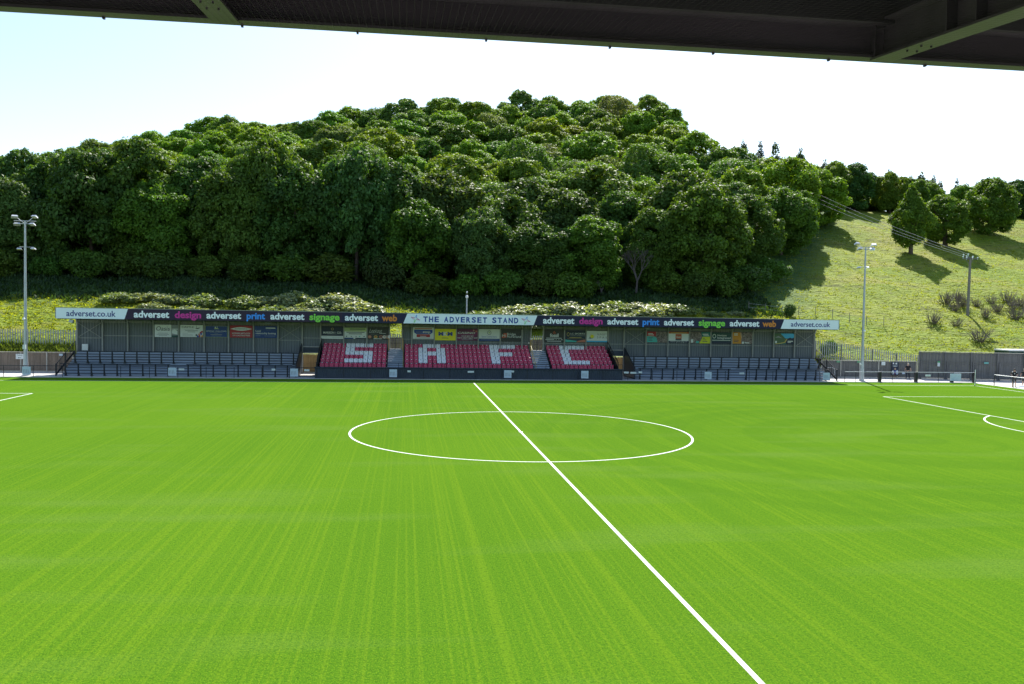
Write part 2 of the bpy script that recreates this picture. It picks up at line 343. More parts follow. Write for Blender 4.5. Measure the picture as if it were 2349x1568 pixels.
# ---------------------------------------------------------------- ground, turf, markings
b = MB(); b.face([(-2500, -2500, -0.03), (2500, -2500, -0.03), (2500, 2500, -0.03), (-2500, 2500, -0.03)])
tag(b.build('ground', m_tarmac), kind='structure')
b = MB(); b.box(-62, 66, -60, 43.15, -0.02, -0.006)
tag(b.build('pavement', m_conc), kind='structure')
b = MB(); b.face([(-53, -34.6, 0), (52.2, -34.6, 0), (52.2, 34.75, 0), (-53, 34.75, 0)])
tag(b.build('turf', m_turf), kind='structure')
LX, WY = 49.87, 31.36; hx = LX-16.5
def line_obj(name, rects, z):
    b = MB()
    for (x0, x1, y0, y1) in rects: b.face([(x0, y0, z), (x1, y0, z), (x1, y1, z), (x0, y1, z)])
    tag(b.build(name, m_line), kind='structure')
w_ = 0.06
line_obj('touchline', [(-LX-w_, LX+w_, WY-w_, WY+w_)], 0.004); line_obj('touchline', [(-LX-w_, LX+w_, -WY-.7-w_, -WY-.7+w_)], 0.004)
line_obj('halfway_line', [(-w_, w_, -WY-.7+w_, WY-w_)], 0.006)
for s in (-1, 1):
    line_obj('goal_line', [(s*LX-w_, s*LX+w_, -WY-.7+w_, WY-w_)], 0.006)
    for (a, hw, z) in ((hx, 20.16, 0.005), (LX-5.5, 9.16, 0.0055)):
        x0, x1 = sorted((s*a, s*(LX-w_)))
        xi = s*a
        line_obj('penalty_area_line' if hw > 10 else 'goal_area_line', [(xi-w_, xi+w_, -hw-w_, hw+w_), (min(xi+s*w_, s*(LX-w_)), max(xi+s*w_, s*(LX-w_)), hw-w_, hw+w_), (min(xi+s*w_, s*(LX-w_)), max(xi+s*w_, s*(LX-w_)), -hw-w_, -hw+w_)], z)
def arc_obj(name, cx, cy, r, a0, a1, z, n=160):
    b = MB()
    for k in range(n):
        t0 = a0+(a1-a0)*k/n; t1 = a0+(a1-a0)*(k+1)/n
        b.face([(cx+(r-w_)*math.cos(t0), cy+(r-w_)*math.sin(t0), z), (cx+(r+w_)*math.cos(t0), cy+(r+w_)*math.sin(t0), z), (cx+(r+w_)*math.cos(t1), cy+(r+w_)*math.sin(t1), z), (cx+(r-w_)*math.cos(t1), cy+(r-w_)*math.sin(t1), z)])
    tag(b.build(name, m_line), kind='structure')
arc_obj('centre_circle', 0, 0, 9.15, 0, 2*math.pi, 0.009)
ar = math.acos((16.5-11)/9.15)
arc_obj('penalty_arc', LX-11, 0, 9.15, math.pi-ar, math.pi+ar, 0.009, 60); arc_obj('penalty_arc', -(LX-11), 0, 9.15, -ar, ar, 0.009, 60)
b = MB(); b.hexa([(0.12*math.cos(t*math.pi/8), 0.12*math.sin(t*math.pi/8), 0.007) for t in range(16)], [(0.12*math.cos(t*math.pi/8), 0.12*math.sin(t*math.pi/8), 0.011) for t in range(16)])
tag(b.build('centre_spot', m_white), kind='structure')

# ================================================================= THE COVERED STAND
st = empty('grandstand', (0, 39, 0), 'long low covered stand with lettered fascia along the far touchline', 'grandstand')
def sp(mb, name, m, par=st, **k):     # part of the stand, given in world coordinates
    o = mb.build(name, m, None, **k); o.parent = par; o.matrix_parent_inverse = Matrix.Translation(-WL(par)); return o
def WL(o):
    v = Vector(o.location)
    if o.parent: v = v+o.matrix_parent_inverse.translation+WL(o.parent)
    return v
PX = [-37.95,-35.6,-33.25,-30.85,-28.45,-26.05,-23.7,-21.3,-18.93,-16.56,-14.75,-12.45,-10.15,-7.86,-6.61,-5.62,-3.33,-1.07,1.2,3.47,5.75,6.7,8.0,10.23,12.55,14.9,16.62,19.02,21.42,23.78,26.15,28.5,30.86,33.23,35.6,37.9]
YW = 41.3
# back wall cladding
def corr(mb, x0, x1, z0, z1, y=YW, p=0.27, d=0.045):
    n = max(1, int(round((x1-x0)/p))); s = (x1-x0)/n
    for k in range(n):
        a = x0+k*s
        xs = [a, a+.30*s, a+.42*s, a+.88*s, a+s]; ys = [y, y, y-d, y-d, y]
        for q in range(4):
            mb.face([(xs[q], ys[q], z0), (xs[q+1], ys[q+1], z0), (xs[q+1], ys[q+1], z1), (xs[q], ys[q], z1)])
gaps = {9: 'v', 13: 's', 21: 's', 25: 'v'}
b = MB()
for i in range(35):
    x0, x1 = PX[i], PX[i+1]; g = gaps.get(i)
    if g == 's': continue
    corr(b, x0, x1, 2.12 if g == 'v' else 0.0, 5.28)
sp(b, 'back_wall', m_clad)
b = MB()
for i in range(36):
    g = [gaps.get(i), gaps.get(i-1)]
    x = PX[i]
    z0 = 0.0
    b = MB(); b.box(x-.06, x+.06, YW-.30, YW-.12, z0, 4.75)
    b.hexa([(x-.055, YW-.295, 4.75), (x+.055, YW-.295, 4.75), (x+.055, YW-.125, 4.75), (x-.055, YW-.125, 4.75)], [(x-.055, YW-.72, 5.40), (x+.055, YW-.72, 5.40), (x+.055, YW-.15, 5.32), (x-.055, YW-.15, 5.32)])
    sp(b, 'post', m_post)
for i in range(35):
    if gaps.get(i) == 's': continue
    b = MB(); b.box(PX[i]+.065, PX[i+1]-.065, YW-.13, YW-.05, 3.33 if PX[i] > 0 or i in (0, 8) else 3.58, 3.40 if PX[i] > 0 or i in (0, 8) else 3.65)
    sp(b, 'girt', m_post)
b = MB()
for i in range(35): b.box(PX[i]+.1, PX[i+1]-.1, YW-.85, YW-.78, 5.02, 5.07); b.box(PX[i]+.1, PX[i+1]-.1, YW-.20, YW-.14, 4.90, 4.95)
sp(b, 'purlin', m_post)
def brace(x0, x1, half=False):
    b = MB(); y = YW-.33
    b.tube((x0+.08, y, 4.85), (x1-.08, y, 3.40), .028, n=6); b.tube((x0+.08, y-.07, 3.40), (x1-.08, y-.07, 4.85), .028, n=6)
    sp(b, 'cross_brace', m_post)
for i in (0, 8, 26, 34): brace(PX[i], PX[i+1])
# roof: sloping sheet, falls to the back
b = MB(); b.prism_x([(37.06, 6.12), (41.9, 5.38), (41.9, 5.44), (37.06, 6.20)], -38.25, 38.35); sp(b, 'roof', m_roofd)
for i in range(36):
    x = PX[i]; b = MB(); b.prism_x([(37.1, 5.60), (YW-.2, 5.18), (YW-.2, 5.36), (37.1, 6.10)], x-.05, x+.05)
    sp(b, 'rafter', m_post)
b = MB(); b.box(-38.2, 38.3, 37.08, 37.2, 5.25, 5.32); b.box(-38.25, -38.15, 37.07, 41.5, 5.3, 5.42); b.box(38.25, 38.35, 37.07, 41.5, 5.3, 5.42); sp(b, 'eaves_beam', m_black)
# fascia
fz0, fz1, FY = 5.30, 6.27, 36.92
fas = MB()
def fseg(xa_t, xb_t, xa_b, xb_b, mi):
    fas.cur = mi; fas.hexa([(xa_b, FY, fz0), (xb_b, FY, fz0), (xb_b, FY+.08, fz0), (xa_b, FY+.08, fz0)], [(xa_t, FY, fz1), (xb_t, FY, fz1), (xb_t, FY+.08, fz1), (xa_t, FY+.08, fz1)])
fseg(-38.28, -31.95, -38.28, -32.26, 0); fseg(-31.95, -12.3, -32.26, -12.4, 2); fseg(-12.3, -6.1, -12.4, -6.49, 1); fseg(-6.1, 6.67, -6.49, 6.31, 0)
fseg(6.67, 32.41, 6.31, 32.04, 1); fseg(32.41, 38.38, 32.04, 38.38, 0)
fascia = sp(fas, 'fascia', [m_fw, m_fn, m_fp])
b = MB(); b.box(-38.32, 38.42, FY-.03, FY+.14, fz1, fz1+.045); b.box(-38.34, -38.28, FY-.02, FY+.10, fz0, fz1); b.box(38.38, 38.44, FY-.02, FY+.10, fz0, fz1); sp(b, 'fascia_trim', m_post)
def ft(s, x0, x1, m, z=5.50, h=.62, bold=.032):
    o = text(s, x0, x1, z, h, FY-.002, m, None, bold); o.parent = fascia; o.matrix_parent_inverse = Matrix.Translation(-WL(fascia)); return o
ft('adverset.co.uk', -37.37, -33.03, m_tn, 5.52, .54, .012); ft('adverset.co.uk', 33.13, 37.44, m_tn, 5.55, .50, .012)
for (ws) in (((-31.43, -28.26), (-27.77, -25.38), (-24.9, -21.73), (-21.23, -19.53), (-19.04, -15.88), (-15.4, -12.57), (-12.07, -8.92), (-8.56, -7.1)),
             ((7.25, 10.41), (10.9, 13.29), (13.77, 16.96), (17.4, 19.15), (19.63, 22.77), (23.26, 26.07), (26.56, 29.73), (30.06, 31.53))):
    for k, (t, m) in enumerate((('adverset', m_tw), ('design', m_mag), ('adverset', m_tw), ('print', m_cy), ('adverset', m_tw), ('signage', m_gr), ('adverset', m_tw), ('web', m_or))):
        ft(t, *ws[k], m)
# central title, letter by letter for its wide spacing
def spaced(s, x0, x1, z, h, m, wd):
    n = len(s); st_ = (x1-x0-wd)/(n-1)
    for k, ch in enumerate(s):
        if ch == ' ': continue
        a = x0+k*st_; ft(ch, a, a+wd, m, z, h, .012)
title = 'THE ADVERSET STAND'
tb = MB(); xs = -4.56
adv = [0.85 if c != ' ' else .62 for c in title]; tot = sum(adv)-.2; kx = (4.76+4.56)/tot
for c, a in zip(title+' ', adv+[0]):
    if c != ' ': text(c, xs, xs+.66*kx, 5.48, .52, FY-.002, m_tb, None, .035, ref='E', mb=tb)
    else:
        o = MB(); o.v, o.f, o.mi = tb.v, tb.f, tb.mi; sp(o, 'lettering', m_tb, fascia); tb = MB()
    xs += a*kx
def star(cx):
    b = MB(); P = [(cx+.13, 6.12), (cx+.1, 5.86), (cx+.44, 5.62), (cx+.08, 5.72), (cx-.13, 5.36), (cx-.10, 5.68), (cx-.44, 5.94), (cx-.06, 5.84)]
    cols = [0, 1, 1, 2, 2, 1, 1, 0]
    for k in range(8):
        a, c = P[k], P[(k+1) % 8]; b.cur = cols[k]; b.tube((a[0], FY-.02, a[1]), (c[0], FY-.02, c[1]), .017, n=5)
    sp(b, 'star_emblem', [m_cy, m_mag, m_gr], fascia)
star(-5.33); star(5.53)

# standing terraces
def terrace(x0, x1):
    b = MB(); n = 9; d = .435; r = 2.1/n
    for k in range(n):
        y0 = 37.25+k*d
        b.cur = 0; b.box(x0, x1, y0, 41.2 if k == n-1 else y0+d, max(0, k*r-.05) if k else 0, (k+1)*r-.062)
        b.cur = 1; b.box(x0, x1, y0-.02, y0+.05, (k+1)*r-.062, (k+1)*r)  # dark edge strip standing in for the shadow gap between risers
        b.cur = 0; b.box(x0, x1, y0+.05, 41.2 if k == n-1 else y0+d-.02, (k+1)*r-.062, (k+1)*r-.002)
    sp(b, 'terrace_steps', [m_deck, m_deckdk])
terrace(-37.85, -16.72); terrace(16.78, 37.8)
# end flights with balustrades
def balustrade(x, ya, za, yb, zb, h=.95, n=7, base=True, name='balustrade', sheet=False):
    b = MB(); b.tube((x, ya, za+h), (x, yb, zb+h), .035, n=6); b.tube((x, ya, za+.12), (x, yb, zb+.12), .022, n=6)
    for k in range(n+1):
        t = k/n; y = ya+(yb-ya)*t; z = za+(zb-za)*t; b.tube((x, y, z if base else 0), (x, y, z+h), .03 if k % 3 == 0 else .014, n=6)
    b.prism_x([(ya, za-.1), (yb, zb-.1), (yb, zb+.12), (ya, za+.12)], x-.025, x+.025)
    if sheet: b.prism_x([(ya, 0.02), (yb, 0.02), (yb, zb+h), (ya, za+h)], x-.02, x+.02)
    sp(b, name, m_black)
balustrade(-38.1, 36.5, .15, 41.0, 2.1, n=12); balustrade(38.1, 36.5, .15, 41.0, 2.1, n=12)
b = MB()
for x in (-38.1, 38.1):
    b.box(x-.05, x+.05, 36.42, 36.54, 0, 1.15); b.box(x-.05, x+.05, 38.6, 38.72, 0, 2.0)
sp(b, 'balustrade_post', m_black)
# vomitory side walls: solid dark cheeks
for x, nm in ((-16.62, 0), (-14.72, 1), (14.95, 1), (16.68, 0)):
    b = MB(); top0, top1 = (1.12, 3.05)
    b.prism_x([(36.75, 0), (41.15, 0), (41.15, top1), (36.75, top0)], x-.04, x+.04)
    sp(b, 'side_wall', m_black if nm else m_navyw)
    b = MB(); b.tube((x, 36.7, top0+.03), (x, 41.1, top1+.03), .035, n=6); sp(b, 'handrail', m_black)
balustrade(14.85, 36.4, .7, 41.0, 2.6, h=1.0, n=12); balustrade(-14.63, 36.4, .7, 41.0, 2.6, h=1.0, n=12)
for (xa, xb) in ((-16.5, -14.8), (14.97, 16.6)):
    b = MB(); b.box(xa, xb, YW-.42, YW-.36, 2.70, 2.80); b.box(xa, xa+.05, YW-.42, YW-.36, 2.12, 2.70); b.box(xb-.05, xb, YW-.42, YW-.36, 2.12, 2.70); b.box(xa, xb, YW-.42, YW-.36, 2.10, 2.20)
    sp(b, 'lintel_frame', m_post)
    b = MB(); b.box(xa, xb, YW-.35, YW-.31, 2.15, 2.70); sp(b, 'lintel_panel', m_navyw)
# seating deck
b = MB(); ROWY = [37.2+.74*k for k in range(6)]; ROWZ = [.62+.345*k for k in range(6)]
for (x0, x1) in ((-14.62, -8.0), (-6.42, 6.52), (8.18, 14.82)):
    for k in range(6): b.box(x0, x1, ROWY[k]-.32, 41.22 if k == 5 else ROWY[k]+.42, 0 if k == 0 else ROWZ[k]-.42, ROWZ[k])
sp(b, 'seating_deck', m_deckdk)
for (x0, x1) in ((-7.98, -6.44), (6.54, 8.16)):
    b = MB(); n = 11; d = 4.05/n; r = (2.62-.62)/n
    b.box(x0, x1, 36.3, 37.05, 0, .62)
    for k in range(n):
        z = .62+(k+1)*r; y = 37.05+k*d
        b.cur = 0; b.box(x0, x1, y, 41.3 if k == n-1 else y+d, z-r-.2, z-.03); b.cur = 1; b.box(x0, x1, y-.02, y+.04, z-.03, z)
        b.cur = 0; b.box(x0, x1, y+.04, 41.3 if k == n-1 else y+d-.02, z-.03, z-.002)
    sp(b, 'aisle_steps', [m_deck, m_deckdk])
    b = MB(); b.box(x0, x1, 36.12, 36.2, 0.62, 1.05); sp(b, 'aisle_front_panel', m_deck)
# rails at the aisle heads
for (x0, x1) in ((-7.8, -6.67), (6.76, 7.94)):
    b = MB()
    for z in (2.66, 3.2, 3.72): b.box(x0, x1, YW-.08, YW-.03, z-.03, z+.03)
    b.box((x0+x1)/2-.03, (x0+x1)/2+.03, YW-.10, YW-.085, 2.62, 3.75)
    sp(b, 'gate_bars', m_black)
for x in (-7.93, -6.55, 6.63): 
    b = MB(); b.box(x-.05, x+.05, YW-.75, YW-.65, 2.5, 3.75); sp(b, 'timber_upright', m_timber2)
for x in (-6.47, 6.6):
    b = MB(); b.tube((x, 36.6, 1.25), (x, 41.0, 3.45), .025, n=6)
    for k in range(6): y = 36.6+k*.88; b.tube((x, y, .6+k*.4), (x, y, 1.25+k*.44), .02, n=5)
    sp(b, 'aisle_handrail', m_gold)
b = MB(); b.ball((6.62, YW-.8, 3.86), .12); b.ball((6.40, YW-.8, 3.4), .07); b.ball((-7.9, YW-.8, 3.86), .10, sz=1.8); sp(b, 'bulkhead_lamp', m_white)
# front wall of the seated section
b = MB(); x = -14.72
corr(b, -14.72, 15.1, 0.02, 1.02, y=35.62, p=.2, d=.02)
b.box(-14.72, 15.1, 35.64, 35.75, 0, 1.02); b.box(-14.75, 15.13, 35.55, 35.78, 1.022, 1.09); sp(b, 'front_wall', m_navyw)
b = MB(); b.box(-14.72, 15.1, 36.0, 36.9, 0.5, 0.6); sp(b, 'front_walkway', m_deck)
b = MB(); b.tube((-14.7, 35.66, 1.52), (15.1, 35.66, 1.52), .024, n=6)
for k in range(28): b.tube((-14.6+k*1.1, 35.66, 1.05), (-14.6+k*1.1, 35.66, 1.52), .02, n=6)
sp(b, 'guard_rail', m_black)
# small floodlight and white box fixed to the stand
b = MB(); b.hexa([(-37.35, 37.3, 4.98), (-37.0, 37.3, 4.86), (-37.0, 37.6, 4.86), (-37.35, 37.6, 4.98)], [(-37.25, 37.3, 5.22), (-36.9, 37.3, 5.12), (-36.9, 37.6, 5.12), (-37.25, 37.6, 5.22)]); sp(b, 'wall_lamp', m_galv)
b = MB(); b.box(-37.46, -36.9, YW-.4, YW-.31, 2.16, 2.78); sp(b, 'wall_box', m_board_w, bevel=.02)
for x in (-19.5, 18.4):
    b = MB(); b.ball((x, 38.6, 5.12), .24, 1.5, 1, .5); b.tube((x, 38.6, 5.1), (x, 38.6, 5.7), .03); sp(b, 'ceiling_lamp', m_gink)

# ---------------------------------------------------------------- crush barriers
def barrier(x0, x1, y, z, posts, label):
    r = empty('crush_barrier', ((x0+x1)/2, y, z), label, 'barrier', 'crush barriers on the standing terraces')
    cx = (x0+x1)/2
    b = MB(); b.tube((x0-cx, 0, 1.12), (x1-cx, 0, 1.12), .035); b.tube((x0-cx, .02, .62), (x1-cx, .02, .62), .012, n=6)
    b.build('rail', m_black, r)
    for p in posts:
        b = MB(); b.box(p-cx-.06, p-cx+.06, -.03, .03, 0, 1.1); b.prism_x([(.03, 0), (.36, 0), (.36, .04), (.03, .75)], p-cx-.012, p-cx+.012); b.box(p-cx-.1, p-cx+.1, -.08, .36, 0.0, .02)
        b.build('post', m_black, r)
def lin(a, b_, n): return [a+(b_-a)*k/(n-1) for k in range(n)]
uz, uy, ly = 1.065, 38.75, 36.75
barrier(-37.73, -28.09, uy, uz, lin(-37.3, -28.35, 9), 'black crush barrier, upper level of the left terrace, nearer its outer end')
barrier(-26.64, -16.9, uy, uz, lin(-26.4, -17.1, 9), 'black crush barrier, upper level of the left terrace, nearer the seats')
barrier(-37.87, -28.12, ly, 0, lin(-37.4, -28.3, 9), 'black crush barrier at ground level before the left terrace, nearer its outer end')
barrier(-26.66, -16.95, ly, 0, lin(-26.5, -17.4, 9), 'black crush barrier at ground level before the left terrace, nearer the seats')
barrier(17.0, 26.74, uy, uz, lin(17.1, 26.5, 9), 'black crush barrier, upper level of the right terrace, nearer the seats')
barrier(28.15, 37.6, uy, uz, lin(28.4, 37.3, 9), 'black crush barrier, upper level of the right terrace, nearer its outer end')
barrier(17.01, 26.73, ly, 0, lin(17.2, 26.5, 9), 'black crush barrier at ground level before the right terrace, nearer the seats')
barrier(28.22, 37.3, ly, 0, lin(28.4, 37.0, 9), 'black crush barrier at ground level before the right terrace, nearer its outer end')

# ---------------------------------------------------------------- seats
def seat_mb(seat_m):
    b = MB(); w = .205
    prof = [(.17, .36), (.15, .48), (.17, .62), (.215, .80), (.235, .80), (.20, .62), (.18, .48), (.20, .36)]
    # curved back in three facets
    for (xa, xb, dy0, dy1) in ((-w, -w*.45, -.035, 0), (-w*.45, w*.45, 0, 0), (w*.45, w, 0, -.035)):
        cut = lambda x, z: z-(.045 if abs(x) > .19 and z > .75 else 0)
        b.hexa([(xa, p[0]+dy0, cut(xa, p[1])) for p in prof], [(xb, p[0]+dy1, cut(xb, p[1])) for p in prof])
    # tipped-up pan
    b.hexa([(-w*.92, .03, .33), (w*.92, .03, .33), (w*.92, .15, .30), (-w*.92, .15, .30)], [(-w*.86, .07, .66), (w*.86, .07, .66), (w*.86, .125, .68), (-w*.86, .125, .68)])
    b.cur = 1; b.box(-.03, .03, .13, .24, 0, .36); b.box(-.2, .2, .14, .19, .27, .31)
    b.cur = 2; b.box(-.055, .055, .152, .165, .72, .77)
    return b
m_num = mat('number_plate', (0.75, 0.75, 0.75), 0.4); m_num2 = mat('grey_plate', (0.25, 0.27, 0.3), 0.4)
def seat_mesh(m, mm, name):
    o = seat_mb(m).build(name, [m, m_seatdk, mm], smooth=False); me_ = o.data; bpy.data.objects.remove(o); return me_
me_red = seat_mesh(m_red, m_num, 'stadium_seat'); me_wh = seat_mesh(m_seatw, m_num2, 'stadium_seat')
W = {('l', 5): range(5, 11), ('l', 4): (5, 6), ('l', 3): range(5, 11), ('l', 2): (9, 10), ('l', 1): range(5, 11),
     ('m', 5): [4, 5, 6, 7]+list(range(19, 25)), ('m', 4): (3, 4, 7, 8, 19, 20), ('m', 3): list(range(3, 9))+list(range(19, 24)), ('m', 2): (3, 4, 7, 8, 19, 20), ('m', 1): (3, 4, 7, 8, 19, 20),
     ('r', 5): range(3, 9), ('r', 4): (3, 4), ('r', 3): (3, 4), ('r', 2): (3, 4), ('r', 1): range(3, 9)}
BL = {'l': ('left', -14.46, 6.34, 14), 'm': ('middle', -6.33, 12.75, 28), 'r': ('right', 8.30, 6.35, 14)}
rowname = ['front', 'second', 'third', 'fourth', 'fifth', 'top']
back = MB(); rng = random.Random(3)
for bl, (bn, x0, wd, n) in BL.items():
    for row in range(6):
        for c in range(n):
            white = c in W.get((bl, row), ())
            x = x0+(c+.5)*wd/n; y, z = ROWY[row]+.1, ROWZ[row]
            if row == 5 and not white:
                t = seat_mb(m_red)
                i = len(back.v); back.v += [(p[0]+x, p[1]+y, p[2]+z) for p in t.v]; back.f += [tuple(i+q for q in f_) for f_ in t.f]; back.mi += t.mi
                continue
            o = bpy.data.objects.new('stadium_seat', me_wh if white else me_red); COL.objects.link(o); o.location = (x, y, z)
            rw = 'the '+rowname[row]+' row' if row in (0, 5) else 'the '+rowname[row]+' row up'
            tag(o, ('white' if white else 'maroon')+' folding seat, %s from the left in %s of the %s block' % (ordw(c+1), rw, bn), 'seat', 'folding seats of the covered stand')
o = back.build('stadium_seats', [m_red, m_seatdk, m_num]); tag(o, 'maroon folding seats filling the rest of the top row under the boards', 'seats', 'folding seats of the covered stand', 'stuff')

# ---------------------------------------------------------------- advertising boards
YB = 41.06
def board(x0, x1, z0, z1, base, label, draw):
    r = empty('advertising_board', ((x0+x1)/2, YB, z0), label, 'sign', 'advertising boards on the back wall of the stand')
    off = Matrix.Translation(-Vector(((x0+x1)/2, YB, z0)))
    b = MB(); b.box(x0, x1, YB-.015, YB+.03, z0, z1); o = b.build('panel', base, r); o.matrix_parent_inverse = off
    W_, H_ = x1-x0, z1-z0; cnt = [0]
    class D:
        def rect(s, a, c, d, e, m, name='printed_panel', lay=1):
            cnt[0] += 1; q = MB(); q.box(x0+a*W_, x0+c*W_, YB-.017-.003*lay-.0004*cnt[0], YB-.014, z0+d*H_, z0+e*H_); o = q.build(name, m, r); o.matrix_parent_inverse = off
        def poly(s, pts, m, name='printed_shape', lay=1):
            cnt[0] += 1; yy = YB-.017-.003*lay-.0004*cnt[0]; q = MB(); q.prism_y([(x0+p[0]*W_, z0+p[1]*H_) for p in pts], yy, YB-.014); o = q.build(name, m, r); o.matrix_parent_inverse = off
        def ell(s, cx, cy, rx, ry, m, name='emblem', lay=1, a0=0, a1=2*math.pi, n=24):
            s.poly([(cx+rx*math.cos(a0+(a1-a0)*k/n), cy+ry*math.sin(a0+(a1-a0)*k/n)) for k in range(n)], m, name, lay)
        def ring(s, cx, cy, rx, ry, m, m2, lay=1): s.ell(cx, cy, rx, ry, m, 'emblem', lay); s.ell(cx, cy, rx*.72, ry*.72, m2, 'emblem_centre', lay+1)
        def txt(s, t, a, c, z, h, m, bold=.01, shear=0, ref=None, lay=4):
            o = text(t, x0+a*W_, x0+c*W_, z0+z*H_, h*H_, YB-.03-.003*lay, m, None, bold, shear, ref=ref, th=.004); o.parent = r; o.matrix_parent_inverse = off
        def line(s, a, c, z, h, m):
            s.rect(a, c, z, z+h, m, 'small_print', 3)
    draw(D()); return r
def d1(d):
    d.txt('Oasis', .08, .90, .52, .34, m_ink, -.004, .15)
    for z, a, c in ((.30, .2, .8), (.20, .12, .86), (.12, .25, .75)): d.line(a, c, z, .035, m_gink)
board(-30.74, -29.17, 3.54, 4.76, m_board_w, 'pale grey board with large flowing dark lettering and faint small print', d1)
def d2(d): d.rect(0, 1, .62, .68, m_board_w); d.poly([(.05, .3), (.95, .2), (.95, .5), (.5, .62), (.05, .55)], m_board_w); d.rect(0, 1, .0, .14, m_bgrn)
board(-29.14, -28.55, 3.55, 4.76, m_gink, 'narrow photographic board beside the pale board with flowing lettering', d2)
def d3(d):
    d.txt('CASTLE', .07, .60, .75, .14, m_ink, -.002, ref='E')
    d.poly([(.66, .72), (.9, .80), (.82, .70), (.74, .66)], m_ink); d.rect(.72, .735, .7, .95, m_ink)
    for z, a, c in ((.62, .18, .6), (.50, .22, .78), (.40, .33, .66), (.30, .1, .34), (.18, .1, .56), (.09, .1, .56)): d.line(a, c, z, .045 if z in (.5, .4) else .02, m_gink)
    for (cx, cy, m) in ((.72, .16, m_ink), (.78, .06, m_tb), (.84, .22, m_salm), (.9, .36, m_bred), (.93, .26, m_tb), (.97, .08, m_orb), (.86, .08, m_bred), (.96, .44, m_bred)): d.ell(cx, cy, .045, .08, m, 'dancing_figures')
board(-28.33, -26.18, 3.58, 4.77, m_board_w, 'pale board with dark capitals and red and blue figures in its corner', d3)
def d4(d):
    d.txt('SPRING WILLOWS', .05, .95, .48, .11, m_board_w, -.001, ref='E')
    d.poly([(.38, .72), (.62, .72), (.55, .80), (.45, .82)], m_pgrn); d.ell(.45, .88, .03, .05, m_board_w); d.ell(.54, .9, .02, .04, m_board_w)
    for z, a, c in ((.40, .2, .8), (.32, .42, .58), (.20, .24, .76), (.10, .28, .72)): d.line(a, c, z, .05 if z == .2 else .02, m_gink)
    for q in ((0, 1, .0, .02), (0, 1, .98, 1), (0, .012, .02, .98), (.988, 1, .02, .98)): d.rect(*q, m_pgrn, 'border')
board(-25.95, -23.82, 3.59, 4.71, m_bblue, 'blue board with pale boat emblem above spaced capitals and a thin border', d4)
def d5(d):
    P = [(.02+.96*k/20, .72+.15*math.sin(math.pi*k/20)) for k in range(21)]+[(.98-.96*k/20, .72-.15*math.sin(math.pi*k/20)) for k in range(1, 20)]
    d.poly(P, m_board_w, 'lens_shape'); d.txt('RIVERSIDE', .22, .78, .66, .12, m_gink, 0, ref='E')
    d.txt('MODERN METHODS', .10, .90, .30, .11, m_board_w, .012, ref='E'); d.txt('OF CONSTRUCTION', .12, .88, .12, .11, m_board_w, .012, ref='E')
board(-23.59, -21.41, 3.58, 4.78, m_bred, 'red board with a white pointed oval above two lines of capitals', d5)
def d6(d):
    d.txt('Local', .05, .28, .52, .15, m_board_w); d.txt('relationship banking', .05, .95, .32, .15, m_board_w); d.line(.50, .93, .80, .08, m_board_w); d.line(.52, .72, .68, .015, m_gink)
    d.line(.05, .26, .16, .03, m_gink); d.line(.45, .93, .15, .03, m_gink)
board(-21.21, -19.04, 3.58, 4.75, m_bblue, 'plain blue board with two white lines of lettering low on its left', d6)
def d7(d):
    d.rect(0, 1, 0, .24, m_board_w); d.line(.05, .25, .14, .02, m_gink); d.line(.48, .95, .12, .02, m_gink)
    d.ring(.5, .80, .06, .10, m_gold, m_bnavy); d.txt('MARSON', .09, .58, .42, .17, m_board_w, .02, ref='E'); d.txt('&', .60, .68, .42, .17, m_gink, 0, ref='E'); d.txt('CO.', .71, .92, .42, .17, m_board_w, .02, ref='E'); d.line(.25, .75, .34, .015, m_gink)
board(-14.68, -12.49, 3.57, 4.81, m_bnavy, 'navy board with round gold emblem, white capitals and a white foot strip', d7)
def d8(d):
    d.rect(0, 1, .66, 1, m_pgrn); d.rect(0, .42, 0, .10, m_bblue); d.rect(.5, 1, 0, .10, m_bnavy)
    d.ring(.07, .85, .04, .09, m_gink, m_pgrn); d.ring(.16, .85, .04, .09, m_gink, m_pgrn)
    for z, a, c, h in ((.84, .24, .95, .08), (.72, .24, .8, .03), (.56, .1, .92, .06), (.42, .2, .8, .06)): d.line(a, c, z, h, m_ink if h > .05 else m_gink)
    for cx, m in ((.1, m_ink), (.32, m_gink), (.54, m_gink), (.7, m_teal), (.9, m_bgrn)): d.ell(cx, .22, .03, .05, m)
board(-12.41, -10.21, 3.59, 4.72, m_board_w, 'pale green and white board with four lines of text and a blue foot', d8)
def d9(d):
    d.txt('Lookout', .08, .66, .56, .34, m_board_w, -.012, .25)
    d.line(.55, .86, .50, .03, m_board_w); d.line(.16, .50, .44, .015, m_gink); d.line(.28, .68, .03, .05, m_board_w)
    for cx, m, m2 in ((.10, m_salm, m_tan), (.38, m_gold, m_brk), (.64, m_salm, m_ink), (.80, m_board_w, m_tan), (.94, m_tan, m_gink)): d.ell(cx, .22, .09 if cx > .1 else .085, .13, m, 'food_picture'); d.ell(cx, .23, .05, .07, m2, 'food_picture', 3)
board(-10.07, -7.97, 3.56, 4.76, m_bchar, 'black board with white script and a row of round food pictures', d9)
def d10(d):
    d.line(.08, .92, .86, .07, m_brk)
    d.poly([(.06, .80), (.94, .80), (.94, .55), (.84, .42), (.16, .42), (.06, .55)], m_tb, 'blue_badge'); d.rect(.18, .82, .14, .40, m_bred)
    d.txt('one', .15, .42, .52, .18, m_gink, -.004, ref='d'); d.txt('stop', .47, .84, .52, .2, m_board_w, .02); d.line(.35, .64, .2, .05, m_board_w); d.line(.1, .9, .05, .02, m_gink)
board(-5.52, -3.39, 3.68, 4.85, m_board_w, 'white board with a rounded navy badge above a red block', d10)
